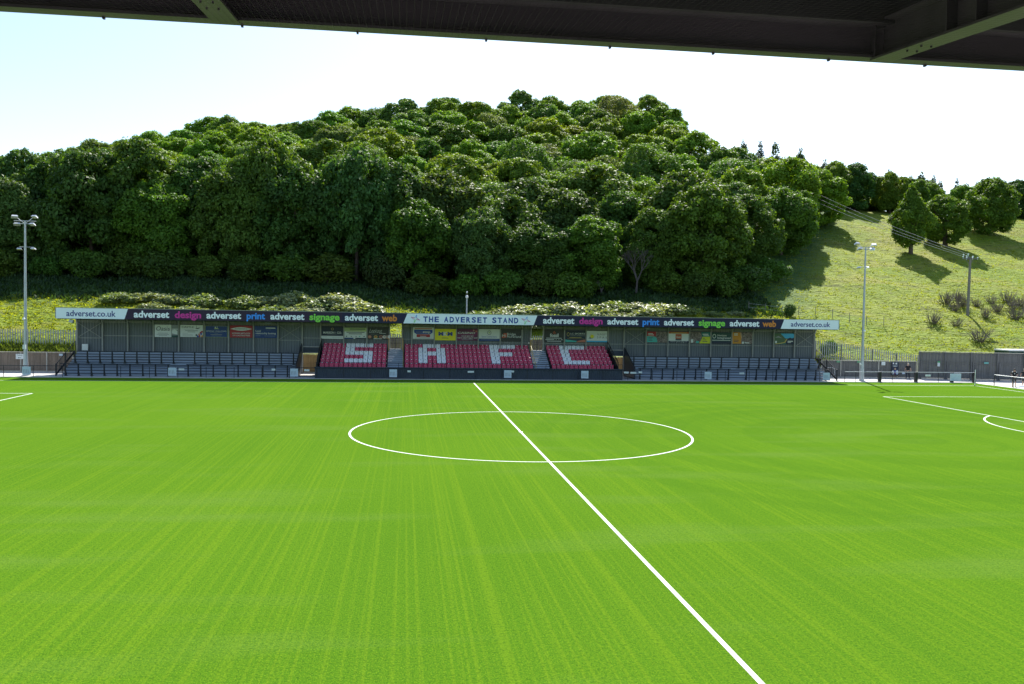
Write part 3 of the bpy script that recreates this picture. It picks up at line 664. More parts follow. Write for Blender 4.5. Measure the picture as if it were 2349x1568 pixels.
def d11(d):
    d.txt('M', .17, .40, .42, .32, m_tb, .05, ref='E'); d.txt('K', .40, .60, .42, .32, m_board_w, .05, ref='E'); d.txt('M', .60, .83, .42, .32, m_tb, .05, ref='E'); d.line(.34, .64, .18, .04, m_ink)
board(-3.28, -1.11, 3.55, 4.73, m_byel, 'bright yellow board with three heavy capitals', d11)
def d12(d):
    d.poly([(.0, 0), (.0, .5), (.9, 1), (1, 1), (1, .5), (.5, 0)], flat('plum_print', (0.16, 0.02, 0.09)))
    d.txt('CASINO', .02, .86, .58, .16, m_board_w, .02, .3, ref='E'); d.ell(.80, .88, .04, .06, m_tan); d.ell(.93, .80, .05, .07, m_salm)
    d.txt('YOUR BEST BET', .20, .80, .34, .09, m_board_w, .02, ref='E'); d.txt('FOR A GREAT NIGHT OUT', .02, .98, .18, .10, m_board_w, .02, .2, ref='E'); d.line(.22, .78, .07, .05, m_gink)
board(-1.0, 1.13, 3.55, 4.76, m_bpur, 'dark purple board with slanting white capitals and cards in its corner', d12)
def d13(d):
    d.rect(0, 1, .0, .2, m_bblue); d.ring(.5, .70, .10, .19, m_gink, m_board_w); d.ell(.5, .70, .04, .07, m_pgrn, 'emblem_flower', 4)
    d.txt("Saint Catherine's", .14, .86, .30, .13, m_tb, -.002); d.line(.1, .9, .08, .03, m_gink)
board(1.24, 3.41, 3.54, 4.76, m_board_w, 'pale board with a ringed flower emblem over a blue foot band', d13)
def d14(d):
    d.poly([(.03, .28), (.14, .68), (.30, .68), (.28, .34), (.16, .26)], m_brk, 'red_emblem'); d.txt('M', .05, .2, .36, .2, m_board_w, 0, ref='E')
    d.txt('Bridge', .29, .71, .52, .19, m_board_w, .004); d.txt('McFarland', .29, .97, .30, .19, m_board_w, .004)
board(3.55, 5.71, 3.54, 4.76, m_bchar, 'charcoal board with a red emblem left of two lines of white lettering', d14)
def d15(d):
    d.txt('fossil', .28, .72, .42, .28, m_board_w, .03); d.poly([(.42, .72), (.5, .92), (.58, .72), (.5, .66)], m_brk, 'flame_emblem'); d.ell(.5, .74, .03, .05, m_bchar, 'flame_emblem', 3)
    for z, a, c in ((.30, .10, .88), (.18, .06, .50), (.18, .58, .62), (.18, .72, .76), (.18, .84, .92), (.06, .13, .85)): d.line(a, c, z, .045, m_board_w)
board(8.1, 10.19, 3.5, 4.79, m_bchar, 'black board with a red flame emblem above bold white lettering', d15)
def d16(d):
    d.poly([(0, 0), (.52, 0), (.58, .1), (0, .22)], m_teal); d.poly([(.54, 0), (1, 0), (1, .24), (.6, .1)], m_salm)
    d.ring(.14, .66, .07, .16, m_gold, m_bnavy); d.txt('LC SPORTS', .25, .96, .66, .12, m_board_w, .01, ref='E'); d.txt('DEVELOPMENTS', .25, .96, .50, .11, m_gink, .01, ref='E'); d.line(.2, .8, .36, .05, m_gold); d.line(.1, .95, .28, .015, m_gold)
board(10.33, 12.47, 3.53, 4.76, m_bnavy, 'navy board with teal and salmon wedges along its foot', d16)
def d17(d):
    d.rect(0, 1, .0, .13, m_sky); d.ell(.26, .50, .09, .17, m_byel, 'sun_emblem')
    for k in range(9):
        a = math.pi*k/8; d.poly([(.26+.10*math.cos(a)-.006, .5+.19*math.sin(a)), (.26+.15*math.cos(a), .5+.28*math.sin(a)), (.26+.10*math.cos(a)+.006, .5+.19*math.sin(a)+.02)], m_gold, 'sun_ray')
    d.poly([(.05, .28), (.2, .36), (.42, .42), (.30, .36), (.18, .29)], m_dteal, 'wave_emblem'); d.ell(.16, .42, .03, .07, m_ink)
    d.txt('SUNSET', .50, .98, .62, .16, m_gink, 0, ref='E'); d.txt('S P A S', .50, .98, .34, .17, m_ink, -.002, ref='E')
board(12.61, 14.8, 3.55, 4.73, m_board_w, 'white board with a yellow sun emblem and a sky blue foot strip', d17)
def d18(d):
    d.rect(0, .44, .55, 1, m_bred); d.poly([(0, .02), (.52, .02), (.48, .40), (.38, .55), (.0, .58)], m_teal); d.txt('SOLD', .06, .3, .75, .1, m_board_w, .0, ref='E'); d.line(.06, .34, .64, .05, m_board_w)
    for z in (.40, .28, .16): d.line(.07, .30, z, .05, m_ink)
board(19.12, 21.32, 3.6, 4.75, m_crowd, 'picture board with red and turquoise shapes left of a crowd photo', lambda d: (d.rect(0, .44, .55, 1, m_bred), d.poly([(0, .02), (.52, .02), (.48, .40), (.38, .55), (.0, .58)], m_teal), d.line(.06, .28, .78, .06, m_board_w), d.line(.06, .34, .66, .06, m_board_w), d.line(.07, .30, .40, .05, m_ink), d.line(.07, .24, .28, .05, m_ink), d.line(.07, .28, .16, .05, m_ink)))
board(21.49, 23.7, 3.59, 4.75, m_board_w, 'white board with a brick coloured square in its middle and orange head strip', lambda d: (d.rect(0, 1, .84, 1, m_brk), d.line(.1, .9, .88, .06, m_gold), d.rect(0, 1, 0, .17, m_bnavy), d.txt('www.gott.org.uk', .08, .92, .06, .09, m_board_w, 0, ref='k'), d.rect(.34, .64, .22, .80, m_brk), d.rect(.34, .64, .22, .36, m_ink, 'printed_panel', 2), d.txt('Gott', .38, .60, .45, .17, m_board_w, .01)))
board(23.84, 26.08, 3.56, 4.78, m_crowd, 'picture board with a lime corner and teal top beside a crowd photo', lambda d: (d.poly([(.6, .55), (1, .55), (1, 1), (.55, 1), (.56, .8)], m_dteal), d.poly([(.46, 0), (1, 0), (1, .60), (.62, .58), (.56, .3)], m_lime), d.line(.62, .9, .76, .08, m_board_w), d.line(.66, .94, .66, .05, m_board_w), d.line(.62, .74, .42, .05, m_ink), d.line(.62, .8, .28, .05, m_ink), d.line(.62, .86, .14, .05, m_ink), d.rect(.05, .16, .05, .35, m_board_w, 'shirt_shape'), d.rect(.3, .44, .02, .2, m_teal, 'shirt_shape')))
board(26.25, 28.43, 3.55, 4.75, m_bgrn, 'dark green board with a ringed emblem and two lines of white lettering', lambda d: (d.ring(.13, .66, .09, .19, m_board_w, m_bgrn), d.txt('Horizon', .29, .75, .66, .17, m_board_w, .008), d.txt('Integrated', .29, .96, .44, .17, m_board_w, .012), d.line(.03, .96, .28, .05, m_board_w), d.rect(0, 1, 0, .22, m_bnavy)))
board(28.57, 30.8, 3.55, 4.78, m_crowd, 'picture board with orange left half beside a crowd photo', lambda d: (d.rect(0, .44, .02, 1, m_orb), d.poly([(.44, .5), (.5, .5), (.42, 1), (.36, 1)], m_tan), d.line(.07, .26, .84, .07, m_board_w), d.line(.07, .26, .74, .05, m_board_w), d.line(.07, .32, .3, .05, m_ink), d.line(.07, .3, .18, .05, m_ink), d.rect(.48, .58, .02, .2, m_board_w, 'shirt_shape'), d.rect(.62, .85, .06, .14, m_board_w, 'shirt_shape')))
board(33.32, 35.52, 3.57, 4.75, m_dteal, 'landscape picture board with blue sky, green hills and a winding pale road', lambda d: (d.rect(0, 1, .55, .98, m_sky), d.poly([(0, .98), (.3, .98), (.52, .6), (.7, .35), (.75, .1), (0, 0)], flat('hill_print', (0.06, 0.12, 0.06)), 'hill_shape', 2), d.poly([(.55, .4), (.8, .62), (.9, .55), (1, .62), (1, 0), (.6, 0)], m_bnavy, 'hill_shape', 2), d.poly([(.02, .05), (.3, .12), (.5, .2), (.62, .5), (.66, .48), (.55, .14), (.3, .04), (.05, 0)], m_gold, 'road_shape', 3), d.poly([(0, .6), (.2, .75), (.4, .55), (.2, .6)], m_gink, 'rock_shape', 3), d.line(.68, .95, .24, .08, m_board_w), d.line(.68, .85, .14, .05, m_board_w), d.rect(.03, .12, .1, .3, m_board_w, 'house_shape', 4)))

# ---------------------------------------------------------------- perimeter rail
def rail(name, label, pts, rt=1.02, thick=(), r_=.028, group=None):
    a, z = Vector(pts[0]), Vector(pts[-1]); r = empty(name, a, label, 'railing', group)
    b = MB(); b.tube((0, 0, rt), z-a+Vector((0, 0, rt)), .03); b.build('rail', m_galv if 'bare' in label else m_black, r)
    for k, p in enumerate(pts):
        q = Vector(p)-a; b = MB()
        if k in thick: b.box(q.x-.14, q.x+.14, q.y-.14, q.y+.14, 0, rt+.02); b.build('post', m_black, r, bevel=.02)
        else: b.tube((q.x, q.y, 0), (q.x, q.y, rt), r_); b.build('post', m_black, r)
    return r
rail('perimeter_rail', 'thin black rail on posts between the covered stand and the turf', [(-57+2.5*k, 35.1, 0) for k in range(38)], rt=1.02)
rail('perimeter_rail', 'bare metal topped rail on heavy posts right of the covered stand', [(38.2, 35.1, 0), (39.4, 35.1, 0), (42.0, 35.1, 0), (43.4, 35.1, 0), (46.0, 35.1, 0), (48.5, 35.1, 0), (50.0, 35.1, 0), (52.5, 35.1, 0)], rt=1.05, thick=(2, 4, 6, 7))
rail('perimeter_rail', 'bare metal topped rail running toward the camera behind the right goal line', [(52.55, 34.8-2.65*k, 0) for k in range(1, 12)], rt=1.05, r_=.045)
b = MB(); b.box(-53, 52.2, 34.76, 34.86, 0, .05); tag(b.build('kerb', m_conc), kind='structure')

# notices on the rail
m_not = mat('notice_blue_white', (0.50, 0.60, 0.68), 0.5, var=0.06, scale=6)
nl = ['beside the left floodlight mast', 'before the left terrace, near its middle', 'before the left terrace, beside the left passage', 'below the gap between left and middle seat blocks', 'below the right part of the middle seat block', 'below the right seat block', 'before the right terrace, near its middle', 'at the outer end of the right terrace']
for (x, l) in zip((-40.03, -27.47, -16.55, -7.38, 3.57, 11.16, 23.68, 36.17), nl):
    r = empty('rail_notice', (x, 35.0, .2), 'square pale notice hung on the rail '+l, 'notice', 'square notices on the perimeter rail')
    b = MB(); b.box(-.36, .36, -.015, .015, .0, .74); b.build('panel', m_not, r, bevel=.008)
    b = MB()
    for k in range(4): b.hexa([(-.24+.13*k, -.02, .15), (-.21+.13*k, -.02, .15), (-.21+.13*k, -.016, .15), (-.24+.13*k, -.016, .15)], [(-.28+.13*k, -.02, .5), (-.24+.13*k, -.02, .5), (-.24+.13*k, -.016, .5), (-.28+.13*k, -.016, .5)])
    b.build('slanting_marks', m_gink, r)
    b = MB(); b.box(-.3, -.26, .016, .04, .5, .86); b.box(.26, .3, .016, .04, .5, .86); b.build('hanger', m_black, r)
for (x, z, w2, l) in ((-15.4, .79, .24, 'at the left passage beside the seats'), (-18.44, .83, .17, 'near the right end of the left terrace'), (-26.67, .79, .25, 'between the two lower barriers of the left terrace'),
                      (-5.88, .76, .16, 'below the left end of the middle seat block'), (0, .76, .30, 'below the centre of the middle seat block'), (4.04, .82, .15, 'just right of a square notice under the middle block'),
                      (15.33, .80, .24, 'at the right passage, nearer the seats'), (16.03, .78, .30, 'at the right passage, larger of the two'), (16.75, .83, .18, 'at the near end of the right terrace'), (27.2, .80, .25, 'between the two lower barriers of the right terrace'), (47.3, .72, .3, 'on the rail before the timber fence at right')):
    b = MB(); b.box(x-w2, x+w2, 35.03, 35.065, z-.09, z+.09); tag(b.build('small_sign', m_board_w, bevel=.01), 'small white sign on the rail '+l, 'sign', 'small white signs on the perimeter rail')

# ---------------------------------------------------------------- fences
def timber_fence(name, label, p0, p1, h, bay=2.9, m=m_timber, posts=True, cap=True, tall=False):
    p0, p1 = Vector((*p0, 0)), Vector((*p1, 0)); L_ = (p1-p0).length; ang = math.atan2(p1.y-p0.y, p1.x-p0.x)
    r = empty(name, p0, label, 'fence', 'timber fences'); r.rotation_euler = (0, 0, ang)
    n = max(1, round(L_/bay)); s = L_/n
    b = MB()
    for k in range(n):
        x = k*s
        nb = int(s/.15)
        for q in range(nb):
            xa = x+q*s/nb; b.box(xa, xa+s/nb-.006, (q % 2)*.012, .02+(q % 2)*.012, .12, h-.02-.01*(q % 3))
    b.build('boarding', m, r)
    b = MB()
    for z in ((.3, h*.55, h-.25) if not tall else (.25, 1.0, 1.7, 1.95, h-.2)): b.box(0, L_, -.05, -.003, z-.04, z+.04)
    b.build('rails', m, r)
    b = MB(); b.box(0, L_, -.02, .03, 0, .11); b.build('gravel_board', m_cpost, r)
    if cap: b = MB(); b.box(0, L_, -.06, .06, h, h+.05); b.build('capping', m_trim, r)
    for k in range(n+1):
        b = MB(); x = k*s
        if tall: b.box(x-.07, x+.07, -.16, -.055, 0, h); b.box(x+.12, x+.24, -.22, -.055, 0, h*.66)
        else: b.box(x-.05, x+.05, -.1, -.052, 0, h+.02)
        b.build('post', m_cpost if not tall else m_tgrey, r)
    return r
timber_fence('timber_fence', 'brown boarded fence with concrete posts at the left of the stand', (-62, 41.2), (-38.4, 41.2), 1.9, 2.3)
timber_fence('timber_fence', 'boarded fence seen through the two passages behind the stand', (-38.3, 42.6), (38.6, 42.6), 1.9, 2.4, m=m_timber2)
timber_fence('timber_fence', 'grey boarded fence with pale capping right of the stand', (38.8, 41.1), (49.4, 40.35), 1.87, 2.35, m=m_tgrey)
timber_fence('timber_fence', 'tall double-height grey timber wall at the far right', (49.55, 40.1), (62.5, 36.6), 2.98, 2.6, m=m_tgrey, tall=True)

def palisade(label, pts, step=.24):
    r = empty('palisade_fence', (pts[0][0], pts[0][1], pts[0][2]), label, 'fence', 'palisade fences'); o0 = Vector(pts[0])
    b = MB(); c = MB(); d = 0
    for (a, z) in zip(pts[:-1], pts[1:]):
        a = Vector(a)-o0; z = Vector(z)-o0; L_ = (z-a).length; n = int(L_/step)
        for k in range(n):
            p = a+(z-a)*(k/n); h = 2.12
            b.hexa([(p.x-.058, p.y, p.z), (p.x, p.y-.03, p.z), (p.x+.058, p.y, p.z)], [(p.x-.058, p.y, p.z+h-.1), (p.x, p.y-.03, p.z+h), (p.x+.058, p.y, p.z+h-.1)])
        for zz in (.35, 1.75): c.tube(a+Vector((0, .04, zz)), z+Vector((0, .04, zz)), .025, n=5)
        m_ = max(1, int(L_/2.75))
        for k in range(m_+1):
            p = a+(z-a)*(k/m_); q = MB(); q.box(p.x-.06, p.x+.06, p.y+.07, p.y+.15, p.z-.3, p.z+1.95); q.build('post', m_pal, r)
    b.build('pales', m_pal, r); c.build('rails', m_pal, r)
palisade('galvanised palisade fence on the bank left of the stand', [(-62, 45.2, 1.95), (-38.4, 45.2, 1.95)])
palisade('galvanised palisade fence seen through the two aisle openings of the stand', [(-10, 45.2, 1.95), (10, 45.2, 1.95)])
palisade('galvanised palisade fence stepping down the bank right of the stand', [(36.5, 44.6, 2.0), (39.6, 44, 1.9), (42.5, 43.6, 1.6), (45.9, 43, 1.1), (48.5, 42.5, .7), (51.5, 42, .35)])

for (x, l) in ((-7.5, 'left'), (7.7, 'right')):
    b = MB()
    for k in range(16): b.box(x-1.1+k*.14, x-1.1+k*.14+.128, 44.88+(k % 2)*.012, 44.9+(k % 2)*.012, 1.7, 3.62-.01*(k % 3))
    b.box(x-1.1, x+1.14, 44.91, 44.96, 2.0, 2.1); b.box(x-1.1, x+1.14, 44.91, 44.96, 3.3, 3.4)
    tag(b.build('timber_screen', m_tgrey), 'weathered board screen on the bank seen through the %s aisle opening' % l, 'screen')

# ---------------------------------------------------------------- masts
def lamp_head(mb_h, mb_g, c, yawd, tilt=32, s=1.0):
    R0 = Euler((R_(-tilt), 0, R_(yawd))).to_matrix(); c = Vector(c)
    A = [(-.33, -.25, -.1), (.33, -.25, -.1), (.33, .22, -.06), (-.33, .22, -.06)]; B = [(-.26, -.18, .12), (.26, -.18, .12), (.24, .16, .1), (-.24, .16, .1)]
    mb_h.hexa([c+R0@(Vector(p)*s) for p in A], [c+R0@(Vector(p)*s) for p in B])
    G = [(-.30, -.22, -.112), (.30, -.22, -.112), (.30, .19, -.072), (-.30, .19, -.072)]; G2 = [(-.30, -.22, -.100), (.30, -.22, -.100), (.30, .19, -.060), (-.30, .19, -.060)]
    mb_g.hexa([c+R0@(Vector(p)*s) for p in G], [c+R0@(Vector(p)*s) for p in G2])
def mast(x, y, h, label, heads, mid, zmid, extra=None):
    r = empty('floodlight_mast', (x, y, 0), label, 'floodlight', 'floodlight masts beside the pitch')
    b = MB(); b.tube((0, 0, 0), (0, 0, 1.5), .27, .20, 12); b.tube((0, 0, 1.5), (0, 0, 2.6), .20, .145, 12); b.tube((0, 0, 2.6), (0, 0, h), .145, .075, 12); b.box(-.3, .3, -.3, .3, 0, .04)
    b.build('pole', m_galv, r, smooth=False)
    b = MB(); b.tube((-.95, 0, h+.02), (.95, 0, h+.02), .035, n=6)
    for (p, yw) in heads: b.tube((0, 0, h-.25), Vector(p)*.75+Vector((0, 0, h*.25)), .03, n=5)
    b.build('crossarm', m_galv, r)
    b = MB()
    for (p, yw) in mid: b.tube((0, 0, zmid), (p[0], p[1], zmid), .025, n=5)
    b.build('lower_arm', m_galv, r)
    for (p, yw) in heads:
        a, g = MB(), MB(); lamp_head(a, g, p, yw, 32, .80); o = a.build('lamp_housing', m_lamp, r); g.build('lamp_glass', m_glass, o)
    for (p, yw) in mid:
        a, g = MB(), MB(); lamp_head(a, g, p, yw, 20, .62); o = a.build('small_lamp', m_lamp, r); g.build('lamp_glass', m_glass, o)
    b = MB(); b.ball((-.02, -.28, 5.2), .13, 1, 1, .9); b.tube((0, 0, 5.35), (-.02, -.28, 5.35), .03); b.build('camera_dome', m_white, r)
    b = MB(); b.box(-.12, .12, -.32, -.17, 2.45, 2.85) if x < 0 else b.ball((-.25, -.1, 1.75), .1); b.build('junction_box', m_board_w, r)
    return r
h1 = 14.1
mast(-40.72, 36.47, h1, 'tall galvanised floodlight mast left of the covered stand', [((-.85, -.1, h1+.36), 25), ((.88, -.1, h1+.40), -25), ((-.62, -.15, h1-.32), 15), ((.70, -.15, h1-.30), -20)], [((-.45, -.1, 11.55), 10), ((.75, -.1, 11.6), -15)], 11.75)
h2 = 13.85
mast(40.95, 36.66, h2, 'tall galvanised floodlight mast right of the covered stand', [((-1.05, -.1, h2+.35), 20), ((.95, .1, h2+.32), 150), ((-.75, -.15, h2-.18), 15), ((.65, -.1, h2-.18), 140)], [((-.75, -.1, 11.75), 10), ((.3, .1, 11.8), 160)], 11.85)
r = empty('camera_pole', (.33, 46.2, tz(.33, 46.2)), 'slim grey pole with a white dome rising behind the middle of the stand', 'pole'); zz = 8.7-tz(.33, 46.2)
b = MB(); b.tube((0, 0, -.2), (0, 0, zz-.35), .1, .075, 10); b.build('pole', m_galv, r)
b = MB(); b.ball((0, -.1, zz-.55), .16, 1, 1, 1.15); b.ball((0, -.05, zz-.05), .09, 1, 1, 1.3); b.build('camera_dome', m_white, r)
b = MB(); b.tube((0, 0, zz-.4), (0, 0, zz-.1), .04); b.build('bracket', m_black, r)

# ---------------------------------------------------------------- fence furniture at the right and left
def sign(x, y, z, w2, h2, m, label, name='wall_sign', marks=None):
    r = empty(name, (x, y, z), label, 'sign'); b = MB(); b.box(-w2, w2, -.015, .015, -h2, h2); b.build('panel', m, r)
    if marks: marks(r)
    return r
def tmark(r):
    b = MB(); text('Toilets', -.26, .26, .06, .12, -.018, m_ink, None, 0, mb=b, th=.004); q = MB(); q.v, q.f, q.mi = b.v, b.f, b.mi; q.build('lettering', m_ink, r)
    b = MB(); b.prism_y([(-.16, -.12), (-.06, -.06), (-.06, -.10), (.14, -.10), (.14, -.14), (-.06, -.14), (-.06, -.18)], -.022, -.016); b.build('arrow', m_ink, r)
sign(-43.2, 41.05, 1.5, .34, .25, m_board_w, 'white sign with a word and an arrow on the brown fence at left', marks=tmark)
sign(-39.44, 41.05, 1.70, .16, .1, m_not, 'small pale plate high on the brown fence beside the stand')
sign(45.62, 40.45, 1.62, .22, .19, m_board_w, 'white notice on the grey fence left of the picture board')
sign(40.6, 40.85, 1.75, .2, .09, flat('green_plate', (0.12, 0.32, 0.18)), 'small green plate on the grey fence beside the mast')
sign(42.9, 40.7, 1.75, .2, .08, flat('green_plate', (0.12, 0.32, 0.18)), 'small green plate on the grey fence between mast and picture board')
sign(51.4, 39.35, 1.7, .14, .28, m_board_w, 'white notice with green head on the tall timber wall', marks=lambda r: MB_box('green_head', (-.14, .14, -.02, -.016, .12, .28), flat('sign_green', (0.03, .3, .12)), r))if False else None
def MB_box(name, q, m, r): b = MB(); b.box(*q); return b.build(name, m, r)
sign(51.4, 39.35, 1.7, .14, .28, m_board_w, 'white notice with green head on the tall timber wall', marks=lambda r: MB_box('green_head', (-.14, .14, -.02, -.016, .12, .28), flat('sign_green', (0.03, .3, .12)), r))
sign(56.1, 38.1, 1.9, .26, .09, flat('turquoise_plate', (0.15, .42, .38)), 'small turquoise plate on the tall timber wall')
def pmarks(r):
    MB_box('frame', (-.46, .46, .0, .02, -.78, -.70), m_timber2, r)
    for (x, z, a, c, m) in ((-.22, .62, .08, .09, m_white), (.12, .6, .11, .1, m_board_w), (0, .42, .34, .05, m_gink), (0, .30, .28, .03, m_board_w), (.0, .0, .10, .14, m_tan), (-.26, -.38, .12, .24, m_board_w), (.0, -.34, .12, .22, m_tb), (.24, -.36, .13, .26, m_not), (-.02, -.5, .05, .1, m_salm)):
        b = MB(); b.ball((x, -.02, z), 1, a, .012, c, 12, 6); b.build('printed_figure', m, r)
sign(46.95, 40.35, 1.03, .40, .74, m_bnavy, 'dark picture board with blue and white figures on the grey fence', 'picture_board', pmarks)
sign(47.9, 40.28, .6, .16, .12, m_not, 'small pale box low on the grey fence beside the walking man')
b = MB(); b.box(49.7, 50.9, 34.9, 34.96, .2, .95); o = b.build('rail_notice', m_not); tag(o, 'square pale notice below the rail between two heavy posts at far right', 'notice')
r = empty('hoop_rail', (39.4, 39.6, 0), 'curved grey hoop rail standing beside the right end stairs', 'railing')
b = MB(); b.path([(-.9, 0, 1.15), (-.1, 0, 1.18), (.1, 0, 1.05), (.14, 0, .5), (.05, 0, .35), (-.3, 0, .3)], [.03]*6); b.tube((-.2, 0, 0), (-.2, 0, .32), .03); b.build('hoop', m_galv, r)
r = empty('corner_flag', (LX, WY, 0), 'white corner flag pole at the far right corner of the pitch', 'corner flag')
b = MB(); b.tube((0, 0, 0), (0, 0, 1.6), .03); b.build('pole', m_white, r); b = MB(); b.tube((0, 0, 0), (0, 0, .06), .08, .05); b.build('base', m_seatdk, r)
# container
r = empty('storage_container', (66.5, 45.3, .6), 'dark green container with a pale roof behind the tall timber wall', 'container')
b = MB(); b.box(-3.1, 3.1, -1.2, 1.2, 0, 2.4); b.build('body', flat('container_green', (0.012, 0.05, 0.035)), r)
b = MB(); b.box(-3.15, 3.15, -1.25, 1.25, 2.403, 2.55); b.build('roof', m_white, r)
for s in (-1, 0, 1): b = MB(); b.box(s*1.5-.03, s*1.5+.03, -1.24, -1.202, .1, 2.35); b.build('door_bar', m_black, r)

# ---------------------------------------------------------------- power pole and lines
px_, py_ = 71.2, 62.3; pz = tz(px_, py_); ptop = 15.0
r = empty('power_pole', (px_, py_, pz), 'wooden power pole with insulators standing on the grassy slope', 'power pole')
H = ptop-pz
b = MB(); b.tube((0, 0, -.4), (.12, 0, H), .21, .15, 10); b.build('pole', mat('pole_wood', (.22, .2, .17), .9), r)
b = MB(); b.box(-1.0, 1.25, -.06, .06, H-.02, H+.12); b.tube((0, 0, H-.75), (-.6, 0, H), .035); b.tube((.1, 0, H-.75), (.6, 0, H), .035); b.build('crossarm', m_tgrey, r); b = MB(); b.box(-.8, .9, .35, .45, H+.25, H+.33); b.box(-.05, .05, .05, .36, H-.1, H+.24); b.build('rear_crossarm', m_tgrey, r)
m_ins = mat('glass_insulator', (0.62, 0.75, 0.70), 0.2, spec=.8)
ins = [(-1.0, -.05, H+.3), (-.45, -.05, H+.18), (-.2, .3, H+.42), (.42, -.05, H+.22), (.72, .3, H+.38), (1.2, -.05, H+.2), (-.7, .3, H+.62), (.05, .35, H+.68)]
for p in ins:
    b = MB(); b.ball(p, .11, 1, 1, .8, 10, 6); b.tube((p[0], p[1], p[2]-.3), (p[0], p[1], p[2]-.08), .03, n=6); b.build('insulator', m_ins, r)
b = MB(); b.tube((0, 0, H-1.0), (-2.6, 1.2, 0), .015, n=4); b.build('stay_wire', m_galv, r)
m_wire = mat('wire', (.42, .40, .37), .5)
for k, (p, nm) in enumerate(((ins[0], 'lowest'), (ins[2], 'middle'), (ins[7], 'upper'))):
    A = Vector((px_+p[0], py_+p[1], pz+p[2])); Bq = Vector((66.67+k*.8, 175, 58.1+k*1.3)); pts = []
    for q in range(25): t = q/24; v = A.lerp(Bq, t); v.z -= 5.0*4*t*(1-t)*.55; pts.append(v)
    b = MB(); b.path(pts, [.025]*25, 5); tag(b.build('overhead_cable', m_wire), nm+' of three cables climbing left from the power pole to the wood', 'cable', 'overhead cables')

# ---------------------------------------------------------------- vegetation
def quads_mesh(name, C, N, size, rng, mat_, tone, asp=1.0, bend=0.25):
    n = len(C)
    N = N/np.linalg.norm(N, axis=1, keepdims=True)
    a = rng.normal(size=(n, 3)); a -= (a*N).sum(1, keepdims=True)*N; a /= np.linalg.norm(a, axis=1, keepdims=True); b_ = np.cross(N, a)
    s = size[:, None]
    P = np.stack([C-a*s, C+b_*s*.6*asp+N*s*bend*.3, C+a*s-N*s*bend, C-b_*s*.6*asp+N*s*bend*.3], 1).reshape(-1, 3)
    me = bpy.data.meshes.new(name); me.vertices.add(4*n); me.vertices.foreach_set('co', P.ravel())
    me.loops.add(4*n); me.loops.foreach_set('vertex_index', np.arange(4*n)); me.polygons.add(n)
    me.polygons.foreach_set('loop_start', np.arange(n)*4); me.polygons.foreach_set('loop_total', np.full(n, 4))
    at = me.attributes.new('tone', 'FLOAT', 'POINT'); at.data.foreach_set('value', np.repeat(tone, 4))
    me.materials.append(mat_); me.update(); return me
def crown_mesh(seed, R=6, H=13, zb=.08, nl=34, n=9000, ls=.36, top=1.0, lobe=(.26, .42), flatk=.8, shape='round', m=None, jag=.9, sub=True):
    g = np.random.default_rng(seed)
    hc = H*(1-zb)/2; zc = H*zb+hc
    d = g.normal(size=(nl, 3)); d /= np.linalg.norm(d, axis=1, keepdims=True); d[:, 2] = np.where(d[:, 2] < -.93, -d[:, 2], d[:, 2])
    rad = np.full(nl, R)
    if shape == 'ovate': prof = 1-.85*np.clip(d[:, 2]+.15, 0, 1)**1.1; d[:, 0] *= prof; d[:, 1] *= prof
    if shape == 'cone': prof = .5-.45*d[:, 2]; d[:, 0] = d[:, 0]*prof*1.2; d[:, 1] = d[:, 1]*prof*1.2
    lr = R*g.uniform(*lobe, nl)
    if shape in ('cone', 'ovate'): lr *= np.clip(1.1-.5*d[:, 2], .35, 1.2)
    cen = d*np.array([R-lr.mean(), R-lr.mean(), hc-lr.mean()*.9])*g.uniform(.82, 1.08, (nl, 1)); cen[:, 2] += zc
    cen = np.r_[cen, [[0, 0, zc]]]; lr = np.r_[lr, R*.55 if shape == 'round' else R*.4]
    if shape != 'round':
        ax = np.linspace(.25, .97, 9); cen = np.r_[cen, np.stack([0*ax, 0*ax, H*ax], -1)]; lr = np.r_[lr, R*(.55*(1-ax)+.13)]
    if sub:   # smaller secondary lobes riding on the big ones: uneven outline
        k = g.integers(0, nl, nl*3); dd = g.normal(size=(nl*3, 3)); dd /= np.linalg.norm(dd, axis=1, keepdims=True); dd[:, 2] = np.abs(dd[:, 2])*.8+dd[:, 2]*.2
        c2 = cen[k]+dd*lr[k][:, None]*.8; r2 = lr[k]*g.uniform(.3, .5, nl*3); cen = np.r_[cen, c2]; lr = np.r_[lr, r2]
    w_ = lr**2; w_ /= w_.sum()
    k = g.choice(len(lr), n*2, p=w_); q = g.normal(size=(n*2, 3)); q /= np.linalg.norm(q, axis=1, keepdims=True)
    out = cen[k]-np.array([0, 0, zc]); out /= np.maximum(np.linalg.norm(out, axis=1, keepdims=True), .1)
    P = cen[k]+q*(lr[k]*np.where(g.random(n*2) < .35, g.uniform(1.0, 1.32, n*2), 1-.30*g.random(n*2)))[:, None]*np.array([1, 1, flatk])
    keep = np.ones(len(P), bool)
    for i in range(len(lr)):
        keep &= (((P-cen[i])/np.array([1, 1, flatk]))**2).sum(1) > (lr[i]*.62)**2
    keep &= ((q*out).sum(1) > -.45) & (P[:, 2] > H*zb*.5)
    P = P[keep][:n]; q = q[keep][:n]; k = k[keep][:n]
    N = q+g.normal(size=P.shape)*jag*.5+np.array([0, 0, .65])
    lt = g.random(len(cen)); tone = np.clip(.5*lt[k]+.5*g.random(len(P)), 0, 1)
    return quads_mesh('crown', P, N, ls*g.uniform(.6, 1.3, len(P)), g, m or m_leaf, tone)
